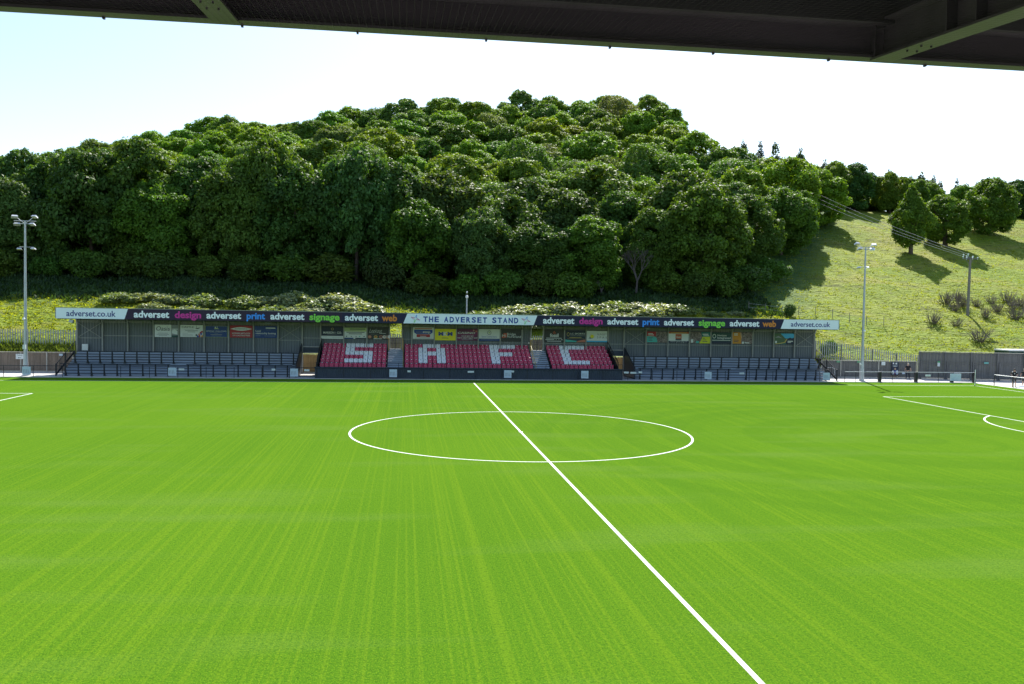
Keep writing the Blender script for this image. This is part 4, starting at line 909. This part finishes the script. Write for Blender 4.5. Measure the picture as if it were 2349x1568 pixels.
def trunk_mesh(seed, H=13, r=.3, fork=.35, nb=6):
    g = random.Random(seed); b = MB()
    b.path([(0, 0, -.6), (.05, 0, H*fork*.5), (.1, .05, H*fork), (.0, .1, H*.75)], [r*1.25, r, r*.75, r*.2], 7)
    for k in range(nb):
        a = k*2*math.pi/nb+g.random(); z = H*fork*(.8+.5*g.random()); l = H*.28
        b.path([(.08, .04, z), (math.cos(a)*l*.5, math.sin(a)*l*.5, z+l*.45), (math.cos(a)*l, math.sin(a)*l, z+l*1.0)], [r*.5, r*.3, r*.08], 5)
    o = b.build('trunk', m_bark, smooth=True); me_ = o.data; bpy.data.objects.remove(o); return me_
broad = [crown_mesh(10+i, R=6.2, H=13.5, zb=-.04, n=32000, ls=.235, nl=120, lobe=(.12, .25), flatk=.75, jag=1.4) for i in range(5)]
ash = [crown_mesh(30+i, R=6.0, H=13.5, zb=-.04, n=22000, ls=.19, jag=1.7, lobe=(.2, .34), nl=46) for i in range(2)]
tall = [crown_mesh(40+i, R=3.3, H=13.5, zb=-.02, n=6000, ls=.26, jag=1.5, lobe=(.25, .45), nl=30, flatk=1.5, shape='ovate') for i in range(3)]
conif = [crown_mesh(50+i, R=3.0, H=14, n=4500, ls=.22, lobe=(.22, .4), nl=44, shape='cone', flatk=.75, zb=-.03) for i in range(2)]
trunks = [trunk_mesh(i) for i in range(3)]
bright, mid, dark, blue, olive, yel = (.112, .212, .022), (.088, .174, .024), (.058, .122, .028), (.078, .150, .045), (.125, .160, .082), (.150, .225, .020)
TR = random.Random(21)
def tree(crown, trunk, x, y, s, sz, rz, col, label, group=None, z=None, name='broadleaf_tree', cat='tree'):
    r = empty(name, (x, y, tz(x, y) if z is None else z), label, cat, group); r.rotation_euler = (0, 0, rz); r.scale = (s*TR.uniform(.86, 1.16), s*TR.uniform(.86, 1.16), sz)
    c = bpy.data.objects.new('crown', crown); COL.objects.link(c); c.parent = r; c.color = (*col, 1)
    t = bpy.data.objects.new('trunk', trunk); COL.objects.link(t); t.parent = r
    return r
G = random.Random(11)
rows = [(76.5, 8.8, 1.0), (83, 9, .98), (90.5, 8.8, .95), (98.5, 8.6, .90), (107, 8.4, .86), (115.5, 8.4, .84), (124, 8.4, .82), (132.5, 8.4, .82), (141, 8.6, .82), (150, 8.8, .84), (159.5, 9, .84), (169, 9.2, .86), (179, 9.5, .88), (190, 9.5, .88)]
desc = {bright: 'bright green', mid: 'mid green', dark: 'dark green', blue: 'bluish green', olive: 'brownish olive', yel: 'yellow-green'}
def xr(y):
    return float(np.interp(y, [72, 80, 88, 97, 110, 122, 132, 142], [37, 48, 56, 64, 73, 80, 81, 70]))
def skymax(y):      # beyond the crest on the left the wood stops being visible
    return -62-.457*(y-80)-9
for ri, (Y, spc, s0) in enumerate(rows):
    x = skymax(Y)+G.random()*4; xm = xr(Y) if Y < 150 else float(np.interp(Y, [150, 165, 180, 196], [63, 66, 60, 56])); k = 0
    if Y > 150: x = max(x, float(np.interp(Y, [150, 165, 175, 185, 196], [-110, -90, -76, -64, -50])))
    while x <= xm:
        k += 1
        yy = Y+G.uniform(-2.2, 2.2)
        if ri == 0: yy = float(np.interp(x, [-80, -14, -2, 17, 37, 45], [79, 78.5, 75.5, 75, 74.5, 76]))+G.uniform(-1, 1)
        ty = G.random()
        if ty < .14 and ri > 1: cm, col, ls = ash[G.randrange(2)], (olive if G.random() < .5 else blue), 'ash tree'
        else:
            cm = broad[G.randrange(5)]; q = G.random()
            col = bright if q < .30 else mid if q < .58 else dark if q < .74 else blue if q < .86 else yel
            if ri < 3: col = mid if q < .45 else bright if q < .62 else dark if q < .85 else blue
            elif q < .45: col = bright  # upper rows lean to bright and yellow tints, as sunlight put into colour
            elif q < .57: col = yel
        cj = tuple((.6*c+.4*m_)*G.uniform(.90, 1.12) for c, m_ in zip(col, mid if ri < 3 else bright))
        s = (G.uniform(.80, 1.22) if ri < 9 else G.uniform(.88, 1.08))*s0*(.92 if ri < 3 and x > 15 else 1); sz = s*G.uniform(.88, 1.12)
        if ri < 2: sz *= float(np.interp(x, [-10, 15], [1.22, 1.02]))
        nm = desc[col]+' broadleaf tree'
        if ri < 2: cj = tuple(c*.84 for c in cj)  # lowest rows darkened in colour to imitate shade at the wood's foot
        if ri > 2: cj = tuple(c*1.12 for c in cj); s *= 1.16; sz *= 1.0  # upper rows brightened in colour to look more sunlit; crowns widened to merge
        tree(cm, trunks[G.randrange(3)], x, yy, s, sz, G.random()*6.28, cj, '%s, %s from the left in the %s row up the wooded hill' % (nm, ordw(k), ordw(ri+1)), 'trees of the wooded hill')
        x += spc*G.uniform(.82, 1.18)
# right-hand skyline: feathery narrow trees behind the field crest
for (y0_, x0_, nm) in ((146, 71, 'nearer'), (153, 76, 'farther')):
    k = 0; x = x0_
    while x < 150:
        k += 1; y = y0_+G.uniform(-2, 2); hh = float(np.interp(x, [64, 78, 92, 100, 115, 150], [.72, .80, .84, .84, .80, .84]))*(1 if y0_ < 150 else 1.0)
        cf = G.random() < (.18 if x < 100 else .3)
        cm = conif[k % 2] if cf else tall[k % 3]; rd = (not cf) and k % 2 == 0
        if rd: cm = broad[k % 5]; hh *= .74
        col = (.045, .085, .045) if cf else (.075, .115, .045) if k % 2 else (.085, .145, .035)
        s = hh*G.uniform(.85, 1.12)
        tree(cm, trunks[0], x, y, s, s*G.uniform(.9, 1.12)*(.90 if cf else 1), G.random()*6, col, '%s on the right skyline, %s from the left in its %s line' % ('dark pointed conifer' if cf else 'small rounded tree' if rd else 'slender feathery tree', ordw(k), nm), 'slender trees on the right skyline', name='conifer' if cf else 'broadleaf_tree' if rd else 'slender_tree')
        x += G.uniform(3.0, 4.6)
# hedge line of round trees along the top of the field
tl = [(90.2, 135.5, .86, 1.0, bright, 'round bright green tree, leftmost at the top edge of the grass field'), (95.5, 136, .92, 1.05, dark, 'big round dark tree just right of the leftmost at the field top'), (104.2, 136, .84, .93, bright, 'light green tree at the field top left of the lone trees'), (111, 139, .75, .8, mid, 'smaller green tree at the field top behind the pointed lone tree'),
      (117.5, 142, .7, .75, bright, 'low green tree at the field top above the pointed lone tree'), (123.5, 138, .7, .72, bright, 'low bright tree at the field top between two lone trees'), (130, 140, .75, .78, mid, 'low tree at the field top left of the big round tree'), (136, 136, .85, .84, dark, 'dark tree at the field top directly behind the big round tree'),
      (143, 134, .9, .82, mid, 'green tree at the field top just right of the big round tree'), (150, 133, .95, .95, dark, 'dark green tree at the field top by the right picture edge'), (134.5, 120.5, .72, .86, mid, 'green tree half cut by the right picture edge beside the big round tree')]
for (x, y, s, sz, col, lb) in tl:
    tree(broad[G.randrange(5)], trunks[1], x, y, s*.88, sz*.76, G.random()*6, tuple(c*G.uniform(.9, 1.1) for c in col), lb, 'trees along the top of the field')
# three lone trees on the slope
cr1 = crown_mesh(71, R=3.9, H=12.6, zb=.10, n=20000, ls=.21, shape='ovate', nl=90, lobe=(.13, .26), flatk=.75, jag=1.4); cr2 = crown_mesh(72, R=4.3, H=9.6, zb=-.02, n=17000, ls=.21, nl=90, lobe=(.13, .25), jag=1.4); cr3 = crown_mesh(73, R=5.9, H=11.2, zb=-.01, n=26000, ls=.22, nl=120, lobe=(.11, .22), jag=1.4)
tr1 = trunk_mesh(8, 12.0, .38, .30); tr3 = trunk_mesh(9, 10, .42, .22, 8)
tree(cr1, tr1, 83.3, 94.9, 1, 1, .4, (.105, .190, .020), 'lone pointed tree with visible trunk, left of three on the grassy slope')
tree(cr2, tr1, 94.5, 101.5, 1, 1, 2.0, (.098, .180, .020), 'lone rounded tree, middle one of three on the grassy slope')
tree(cr3, tr3, 110.6, 111.0, 1, 1, 1.0, (.092, .172, .020), 'largest and roundest lone tree, right of three on the grassy slope')
# shrubs at the foot of the wood
sh = [crown_mesh(80+i, R=2.6, H=3.4, zb=.0, n=3500, ls=.17, nl=24, lobe=(.25, .4)) for i in range(3)]
stem = trunk_mesh(4, 2.6, .07, .3, 5)
def shrub(x, y, s, sz, col, label, group, m=0): return tree(sh[m], stem, x, y, s, sz, G.random()*6, col, label, group, name='shrub', cat='shrub')
shrub(-9.2, 73, 1.15, 1.35, (.05, .085, .02), 'round green shrub standing forward of the dark wood', 'shrubs at the foot of the wood')
for i, (x, y) in enumerate(((-60, 74.5), (-54.5, 75.3), (-49, 74), (-44, 75.4), (-39, 74), (-33.5, 75), (-28, 74), (-22.5, 75.2), (-17, 73.6), (-3.5, 71.8), (2, 71.2), (7, 70.4), (12.5, 71), (17, 70.2), (30.5, 70.6), (34.5, 69.4), (39, 70.8), (43.5, 72.6), (48.5, 76.5))):
    shrub(x, y, G.uniform(.95, 1.4), G.uniform(.8, 1.25), tuple(c*G.uniform(.7, 1.0) for c in mid), 'low dark shrub at the foot of the wood, %s from the left' % ordw(i+1), 'low shrubs along the foot of the wood', i % 3)
# bare dead tree
def dead_tree(seed, H):
    g = random.Random(seed); b = MB()
    def grow(p, d, l, r, lv):
        q = p+d*l; b.tube(p, q, r, r*.62, 5)
        if lv == 0: return
        for _ in range(3 if lv > 2 else 2):
            nd = (d+Vector((g.uniform(-.75, .75), g.uniform(-.5, .5), g.uniform(-.05, .4)))).normalized(); grow(q, nd, l*g.uniform(.62, .82), r*.6, lv-1)
    grow(Vector((0, 0, -.3)), Vector((.08, 0, 1)).normalized(), H*.28, .2, 5); return b
r = empty('dead_tree', (26.3, 71.3, tz(26.3, 71.3)), 'leafless grey dead tree in front of the dark wood', 'tree'); dead_tree(3, 7.6).build('trunk', m_deadbark, r)
r = empty('dead_tree', (21.3, 71.8, tz(21.3, 71.8)), 'short bare branching stump left of the leafless dead tree', 'tree'); dead_tree(6, 3.0).build('trunk', m_deadbark, r)
# bramble mounds
br = [crown_mesh(90+i, R=2.9, H=1.5, zb=-.5, n=3600, ls=.19, nl=34, lobe=(.12, .24), m=m_bramble, jag=1.8) for i in range(3)]
bstem = trunk_mesh(5, 1.2, .04, .3, 6)
bl_ = [(-40, 59.5, .9), (-36.5, 60, .95), (-33.8, 59, .9), (-30.5, 59.5, .9), (-35, 56, .7), (-31, 55.8, .7), (-25.5, 60, .8), (-22, 60.5, .95), (-19.5, 59, 1.15), (-16.5, 57, 1.2), (-14.5, 58.5, 1.1), (-12, 56.5, 1.15), (-21.5, 55.5, .9), (-18, 54.5, 1.0), (-9.5, 55, .9),
       (2.5, 56, .9), (5, 57.2, 1.0), (8, 58.5, 1.15), (11, 58.8, 1.2), (14, 58.5, 1.15), (17, 58, 1.1), (20, 59.5, 1.15), (23, 59.5, 1.15), (25.8, 59, 1.0), (28, 58, .8), (7, 54.5, .9), (11, 54.5, 1.0), (15.5, 55, 1.0), (19.5, 55.5, 1.0), (24, 56, .9), (33, 59, .5), (36.5, 60, .5)]
for i, (x, y, s) in enumerate(bl_):
    tree(br[i % 3], bstem, x, y, s*G.uniform(.9, 1.2), s*G.uniform(.5, .95), G.random()*6, (.20, .25, .12) if i % 3 else (.14, .20, .07), 'pale glossy bramble mound above the stand roof, %s from the %s' % (ordw(i+1 if i < 15 else i-14), 'left end of the bank' if i < 15 else 'centre pole'), 'bramble mounds on the bank behind the stand', name='bramble_mound', cat='bush')
# bare twiggy scrub bushes around the power pole
def scrub_mesh(seed):
    g = random.Random(seed); b = MB()
    for _ in range(44):
        a = g.uniform(0, 6.28); t = g.uniform(.2, 1.0); l = g.uniform(.9, 1.8); p = Vector((math.cos(a)*.3*t, math.sin(a)*.3*t, 0)); d = Vector((math.cos(a)*t*.8, math.sin(a)*t*.8, 1)).normalized()
        q = p+d*l*.6; e = q+(d+Vector((g.uniform(-.4, .4), g.uniform(-.4, .4), .2))).normalized()*l*.5; b.path([p, q, e], [.03, .02, .008], 4)
        e2 = q+(d+Vector((g.uniform(-.8, .8), g.uniform(-.8, .8), .2))).normalized()*l*.35; b.tube(q, e2, .016, .006, 4)
    o = b.build('twigs', mat('twig_bark', (.19, .16, .125), .9)); me_ = o.data; bpy.data.objects.remove(o); return me_
sm = [scrub_mesh(i) for i in range(3)]
lowleaf = crown_mesh(97, R=1.1, H=.6, zb=-.1, n=170, ls=.10, nl=12)
sc = [(71.0, 66.8), (74.5, 68.9), (76.0, 67.0), (79.3, 68.2), (82.6, 69.3), (83.2, 67.4), (70.5, 64.0), (73.3, 61.5), (78.3, 62.0), (63.5, 58.5), (66.2, 57.6), (65.7, 52.2), (77.8, 65), (80.5, 65.5), (72.6, 65.5), (81, 62.6)]
for i, (x, y) in enumerate(sc):
    r = empty('scrub_bush', (x, y, tz(x, y)), 'bare twiggy scrub bush near the power pole, %s from the left' % ordw(sorted(sc).index((x, y))+1), 'bush', 'bare scrub bushes around the power pole')
    s = G.uniform(.8, 1.35); r.scale = (s, s, s*.9); r.rotation_euler = (0, 0, G.random()*6)
    t = bpy.data.objects.new('twigs', sm[i % 3]); COL.objects.link(t); t.parent = r
    c = bpy.data.objects.new('foliage', lowleaf); COL.objects.link(c); c.parent = r; c.color = (.10, .13, .03, 1)
shrub(44.4, 60.6, .32, .50, dark, 'small dark bush beside the wire fence posts above the stand roof', 'shrubs on the field')
shrub(42.6, 46.8, .42, .55, mid, 'small green bush behind the palisade at the right stand end', 'shrubs on the field', 1)
# stock fence posts on the field edge
r = empty('wire_fence', (43, 63, tz(43, 63)), 'low wire fence of thin posts above the right part of the stand roof', 'fence')
o0 = Vector(r.location); prev = None; wb = MB()
for k in range(9):
    x, y = 39.5+k*2.1, 62.6-k*.55; p = Vector((x, y, tz(x, y)))-o0; b = MB(); b.tube(p-Vector((0, 0, .2)), p+Vector((0, 0, 1.25)), .04, n=6); b.build('post', m_tgrey, r)
    if prev is not None:
        for zz in (.5, 1.0): wb.tube(prev+Vector((0, 0, zz)), p+Vector((0, 0, zz)), .012, n=4)
    prev = p
wb.build('wires', m_galv, r)

# rough grass: clumps of blades over the bank and field
def blades(name, X, Y, h, mat_, seed, nb=4, spread=.25, lean=.7, wd=.06):
    g = np.random.default_rng(seed); n = len(X); Z = TZ(X, Y) if n < 9000 else np.concatenate([TZ(X[i:i+8000], Y[i:i+8000]) for i in range(0, n, 8000)])
    X, Y, Z, h = [np.repeat(q, nb) for q in (X, Y, Z, h)]; n = len(X)
    X = X+g.uniform(-spread, spread, n); Y = Y+g.uniform(-spread, spread, n); a = g.uniform(0, 6.28, n); L_ = h*g.uniform(.6, 1.2, n)
    dx, dy = np.cos(a), np.sin(a); ln = lean*L_*g.random(n); ww = wd*g.uniform(.6, 1.5, n)
    base = np.stack([X, Y, Z-.03], -1); side = np.stack([-dy, dx, 0*dx], -1)*ww[:, None]; tip = base+np.stack([dx*ln, dy*ln, L_], -1); midp = base+np.stack([dx*ln*.3, dy*ln*.3, L_*.6], -1)
    P = np.stack([base-side, base+side, midp+side*.8, tip, midp-side*.8], 1).reshape(-1, 3)
    me = bpy.data.meshes.new(name); me.vertices.add(5*n); me.vertices.foreach_set('co', P.ravel()); me.loops.add(5*n); me.loops.foreach_set('vertex_index', np.arange(5*n))
    me.polygons.add(n); me.polygons.foreach_set('loop_start', np.arange(n)*5); me.polygons.foreach_set('loop_total', np.full(n, 5))
    at = me.attributes.new('tone', 'FLOAT', 'POINT'); at.data.foreach_set('value', np.repeat(np.repeat(g.random(n//nb), nb)*.6+g.random(n)*.4, 5))
    me.materials.append(mat_); me.update(); o = bpy.data.objects.new(name, me); COL.objects.link(o); return o
g = np.random.default_rng(5)
n = 13000; X = g.uniform(-62, 45, n); Y = 45.5+g.random(n)**.8*17
n2 = 15000; Y2 = 45+g.random(n2)*86; X2 = 38+g.random(n2)*(20+(Y2-45)*.9+14)+np.maximum(0, (Y2-75)*.72)
o = blades('rough_grass', np.r_[X, X2], np.r_[Y, Y2], np.r_[g.uniform(.06, .24, n), g.uniform(.05, .16, n2)], m_grassleaf, 1, 4, .3, 1.1, .07)
tag(o, 'rough yellow-green grass tussocks over the bank and hillside', 'grass', kind='stuff')
n = 9000; X = np.r_[g.uniform(-62, -38.5, n), g.uniform(37, 51, n//2)]; Y = np.r_[g.uniform(43.4, 46.2, n), 43.3+g.random(n//2)*1.6]
o = blades('weeds', X, Y, np.r_[g.uniform(.25, .8, n), g.uniform(.2, .8, n//2)], m_weed, 2, 3, .12, .6, .05)
tag(o, 'tall green weeds growing along the palisade fence', 'weeds', kind='stuff')
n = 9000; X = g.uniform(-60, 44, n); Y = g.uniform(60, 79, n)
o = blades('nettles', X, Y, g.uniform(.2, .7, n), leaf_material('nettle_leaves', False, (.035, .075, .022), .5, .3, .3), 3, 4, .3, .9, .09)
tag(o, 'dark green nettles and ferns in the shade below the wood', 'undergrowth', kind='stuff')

# ---------------------------------------------------------------- people
def skin_obj(name, V, Eg, rad, m, parent, root=0, sub=2):
    me = bpy.data.meshes.new(name); me.from_pydata(V, Eg, []); o = bpy.data.objects.new(name, me); COL.objects.link(o)
    o.modifiers.new('s', 'SKIN'); sd = o.modifiers.new('u', 'SUBSURF'); sd.levels = sub; sd.render_levels = sub
    for i, q in enumerate(rad): me.skin_vertices[0].data[i].radius = q if isinstance(q, tuple) else (q, q); me.skin_vertices[0].data[i].use_root = (i == root)
    dg = bpy.context.evaluated_depsgraph_get(); m2 = bpy.data.meshes.new_from_object(o.evaluated_get(dg)); m2.name = name
    bpy.data.objects.remove(o); m2.materials.append(m); m2.polygons.foreach_set('use_smooth', [True]*len(m2.polygons))
    o = bpy.data.objects.new(name, m2); COL.objects.link(o); o.parent = parent; return o
m_skin = mat('skin', (.45, .27, .19), .5, var=.05); m_shirt = mat('black_cloth', (.012, .012, .015), .8); m_hair = mat('hair', (.05, .035, .025), .7); m_jean = mat('dark_cloth', (.02, .025, .04), .85); m_short = mat('charcoal_cloth', (.035, .04, .045), .85)
def person(x, y, rz, label, kneeL, kneeR, footL, footR, elL, elR, haL, haR, shorts, hat, hatm, chest=None, hs=1.0):
    r = empty('person', (x, y, 0), label, 'person'); r.rotation_euler = (0, 0, rz); r.scale = (hs, hs, hs)
    hip = .92; sh_ = 1.44
    V = [(0, 0, hip), (0, 0, 1.12), (0, 0, 1.34), (0, 0, sh_+.02), (0, -.01, 1.54), (0, -.02, 1.64), (0, -.02, 1.72),
         (-.10, 0, hip-.04), kneeL, footL, (footL[0], footL[1]-.16, .04), (.10, 0, hip-.04), kneeR, footR, (footR[0], footR[1]-.16, .04),
         (-.19, 0, sh_-.02), elL, haL, (.19, 0, sh_-.02), elR, haR]
    E_ = [(0, 1), (1, 2), (2, 3), (3, 4), (4, 5), (5, 6), (0, 7), (7, 8), (8, 9), (9, 10), (0, 11), (11, 12), (12, 13), (13, 14), (3, 15), (15, 16), (16, 17), (3, 18), (18, 19), (19, 20)]
    rd = [(.145, .10), (.135, .09), (.16, .105), (.10, .08), .055, (.085, .10), (.07, .085), .085, .055, .038, .03, .085, .055, .038, .03, .055, .042, .03, .055, .042, .03]
    body = skin_obj('body', V, E_, rd, m_skin, r)
    # five separate fingers per hand
    for (h_, e_) in ((haL, elL), (haR, elR)):
        d = (Vector(h_)-Vector(e_)).normalized(); sx = Vector((0, 1, 0)).cross(d); sx = sx.normalized() if sx.length > .1 else Vector((1, 0, 0))
        side = d.cross(sx).normalized(); b = MB(); H0 = Vector(h_)
        b.hexa([H0+side*s_*.042+sx*t_*.014 for s_, t_ in ((-1, -1), (1, -1), (1, 1), (-1, 1))], [H0+d*.09+side*s_*.04+sx*t_*.012 for s_, t_ in ((-1, -1), (1, -1), (1, 1), (-1, 1))])
        for k, l in enumerate((.06, .075, .08, .068)):
            p = H0+d*.09+side*(-.03+.02*k); q = p+d*l*.55+sx*.008; b.path([p, q, q+d*l*.35+sx*.025], [.009, .008, .006], 6)
        p = H0+d*.02+side*-.04; b.path([p, p+d*.03-side*.025, p+d*.065-side*.028], [.011, .01, .007], 6)
        b.build('hand', m_skin, r)
    # face
    b = MB(); b.path([(0, -.105, 1.655), (0, -.13, 1.62)], [.008, .015], 6); b.ball((-.085, -.01, 1.63), .022, .5, 1, 1.4); b.ball((.085, -.01, 1.63), .022, .5, 1, 1.4); b.build('face_features', m_skin, r)
    b = MB(); b.ball((-.032, -.105, 1.65), .011); b.ball((.032, -.105, 1.65), .011); b.box(-.025, .025, -.112, -.10, 1.578, 1.588); b.build('eyes_and_mouth', m_hair, r)
    # shirt
    sV = [(0, 0, .90), (0, 0, 1.12), (0, 0, 1.34), (0, 0, sh_+.03), (-.19, 0, sh_-.02), tuple(Vector((-.19, 0, sh_-.02)).lerp(Vector(elL), .75)), (.19, 0, sh_-.02), tuple(Vector((.19, 0, sh_-.02)).lerp(Vector(elR), .75))]
    skin_obj('shirt', sV, [(0, 1), (1, 2), (2, 3), (3, 4), (4, 5), (3, 6), (6, 7)], [(.175, .125), (.165, .115), (.185, .125), (.09, .08), .075, .065, .075, .065], m_shirt, r)
    kn = .45 if shorts else 1.0
    def leg(k_, f_): return [tuple(Vector((k_[0]*.9, 0, hip-.06)).lerp(Vector(k_), .5)), k_]+([] if shorts else [(f_[0], f_[1], f_[2]+.02)])
    LV = [(0, 0, hip+.04), (-.09, 0, hip-.06)]+leg(kneeL, footL)+[(.09, 0, hip-.06)]+leg(kneeR, footR); nL = 3 if shorts else 4
    Ed = [(0, 1)]+[(k, k+1) for k in range(1, nL)]+[(0, nL+1)]+[(k, k+1) for k in range(nL+1, 2*nL)]
    rr = [.105, .09, .08]+([] if shorts else [.06])
    skin_obj('shorts' if shorts else 'trousers', LV, Ed, [(.15, .115)]+rr+rr, m_short if shorts else m_jean, r)
    for f_ in (footL, footR): b = MB(); b.ball((f_[0], f_[1]-.07, .045), .05, 1, 2.6, .9); b.build('shoe', m_seatdk, r, smooth=True)
    b = MB(); b.ball((0, -.005, 1.69), .105, .92, 1.08, .95)
    if hat: b.hexa([(-.07, -.09, 1.70), (.07, -.09, 1.70), (.07, 0, 1.71), (-.07, 0, 1.71)], [(-.06, -.19, 1.69), (.06, -.19, 1.69), (.07, 0, 1.725), (-.07, 0, 1.725)])
    b.build('cap' if hat else 'hair', hatm, r, smooth=True)
    if chest:
        b = MB()
        for s_ in (-1, 1): b.ball((s_*.15, 0, sh_+.015), .07, 1.1, 1.15, .55)
        b.ball((0, -.125, 1.30), .035, 1, .4, 1.2); b.build('shirt_panel', m_white, r)
m_cap = mat('tan_cap', (.50, .42, .32), .8)
person(47.6, 39.0, 2.4, 'man with pale cap, black t-shirt and dark trousers walking beside the grey fence', (-.11, -.12, .5), (.11, .06, .5), (-.12, -.2, .08), (.12, .22, .1), (-.27, .05, 1.18), (.28, .02, 1.18), (-.28, -.08, .95), (.30, -.08, .96), False, True, m_cap)
person(53.35, 30.4, -.5, 'dark haired person in black shirt with white shoulders and shorts behind the rail', (-.12, -.03, .5), (.12, .03, .5), (-.13, 0, .08), (.14, .05, .08), (-.29, .02, 1.2), (.29, .02, 1.2), (-.16, -.22, 1.08), (.16, -.22, 1.1), True, False, m_hair, chest=True)
person(55.0, 31.1, -.7, 'person in tan cap, black t-shirt and grey shorts at the right edge', (-.11, -.02, .5), (.12, .0, .5), (-.12, 0, .08), (.13, .02, .08), (-.29, .02, 1.2), (.29, .0, 1.2), (-.33, -.05, .95), (.20, -.25, 1.15), True, True, m_cap)
b = MB(); b.hexa([(-.55, -.3, 0), (.55, -.3, 0), (.55, .3, 0), (-.55, .3, 0)], [(-.3, -.1, .18), (.5, -.2, .12), (.5, .2, .12), (-.3, .1, .18)]); o = b.build('ground_sheet', m_white); o.location = (54.0, 30.2, -.005); tag(o, 'white folded sheet lying on the paving by the person at the right edge', 'sheet')

# ---------------------------------------------------------------- near stand roof over the camera
nr = empty('near_stand_roof', (0, -41, 8.9), 'dark steel roof edge with girders overhanging the top of the view', 'roof')
def np_(mb, name, m, par=nr, **k): return sp(mb, name, m, par, **k)
m_rd = mat('dark_plum_sheet', (0.048, 0.038, 0.045), 0.45, var=0.2, scale=1.5, stretch=(.2, 1, 1)); m_rg = mat('green_grey_steel', (0.038, 0.034, 0.037), 0.45, var=0.2, scale=3); m_rb = mat('timber_purlin', (0.02, 0.019, 0.019), 0.6, var=0.2)
m_net = mat('bird_net', (0.01, 0.01, 0.01), 0.9)
EY, EZ = -37.5, 8.87; sl_ = .104
def zl(y): return EZ+(y-EY)*sl_
b = MB(); b.prism_x([(EY-.02, EZ+.02), (EY+.05, EZ+.02), (EY+.05, EZ+.50), (EY-.02, EZ+.50)], -30, 30); np_(b, 'edge_fascia', m_rd)
b = MB(); b.prism_x([(EY-.075, EZ-.012), (EY+.06, EZ-.012), (EY+.06, EZ+.012), (EY-.075, EZ+.012)], -30, 30); np_(b, 'edge_angle', m_rg)
b = MB(); b.prism_x([(EY-.14, EZ+.27), (EY-.025, EZ+.27), (EY-.025, EZ+.29), (EY-.14, EZ+.29)], -30, 30); np_(b, 'edge_ledge', m_rg)
b = MB()
for y in (-37.68, -39.2, -40.8, -42.4, -44.0, -45.6): b.prism_x([(y-.06, zl(y)+.27), (y, zl(y)+.27), (y, zl(y)+.50), (y-.06, zl(y)+.50)], -30, 30)
np_(b, 'purlins', m_rb)
b = MB(); nsh = 200
for k in range(nsh):
    x = -30+k*.3
    for (xa, xb, da, db) in ((x, x+.17, 0, 0), (x+.17, x+.2, 0, .045), (x+.2, x+.27, .045, .045), (x+.27, x+.3, .045, 0)):
        b.face([(xa, EY+.1, zl(EY+.1)+.51+da), (xb, EY+.1, zl(EY+.1)+.51+db), (xb, -50, zl(-50)+.51+db), (xa, -50, zl(-50)+.51+da)])
np_(b, 'roof_sheet', mat('brown_grey_sheet', (0.075, 0.066, 0.066), 0.6))
b = MB(); b.face([(-30, EY+.1, zl(EY)+.62), (30, EY+.1, zl(EY)+.62), (30, -50, zl(-50)+.62), (-30, -50, zl(-50)+.62)]); np_(b, 'roof_top', m_roofd)
for i in range(-2, 4):
    xc = -7.83+5.85*i; fw_ = .11; D_ = .30
    b = MB()
    y0, y1 = EY-.02, -50
    b.prism_x([(y0, zl(y0)-.02), (y1, zl(y1)-.02), (y1, zl(y1)), (y0, zl(y0))], xc-fw_, xc+fw_)
    b.prism_x([(y0-.05, zl(y0)+.001), (y1, zl(y1)+.001), (y1, zl(y1)+D_), (y0-.05, zl(y0)+D_)], xc-.008, xc+.008)
    b.prism_x([(y0-.05, zl(y0)+D_+.001), (y1, zl(y1)+D_+.001), (y1, zl(y1)+D_+.02), (y0-.05, zl(y0)+D_+.02)], xc-fw_, xc+fw_)
    g_ = np_(b, 'girder', m_rg)
    b = MB(); b.box(xc-fw_, xc-fw_+.012, EY-.10, EY-.022, EZ+.0, EZ+.30)
    for yy in (-38.6, -38.95): b.box(xc-fw_+.01, xc-.009, yy-.008, yy+.008, zl(yy)+.002, zl(yy)+D_-.004)
    np_(b, 'stiffener', m_rg, g_)
    b = MB()
    for yy in (-38.0, -38.2): b.tube((xc-.045, yy, zl(yy)-.034), (xc-.045, yy, zl(yy)-.02), .009, n=6); b.tube((xc+.045, yy, zl(yy)-.034), (xc+.045, yy, zl(yy)-.02), .009, n=6)
    np_(b, 'bolts', m_rb, g_)
b = MB()
for k in range(18): x = -12+1.05*k+((k*7) % 5)*.03; b.box(x-.009, x+.009, EY+.03, EY+.062, EZ-.028, EZ-.012)
np_(b, 'net_clips', m_rb)
b = MB()
for k in range(300):
    x = -11.5+k*.055; b.face([(x-.0009, EY-.01, EZ-.026), (x+.0009, EY-.01, EZ-.026), (x+.0009, EY-2.2, zl(EY-2.2)-.055), (x-.0009, EY-2.2, zl(EY-2.2)-.055)])
for k in range(40):
    y = EY-.02-k*.055; b.face([(-11.5, y, zl(y)-.031), (5, y, zl(y)-.031), (5, y-.0018, zl(y)-.031), (-11.5, y-.0018, zl(y)-.031)])
np_(b, 'bird_netting', m_net)
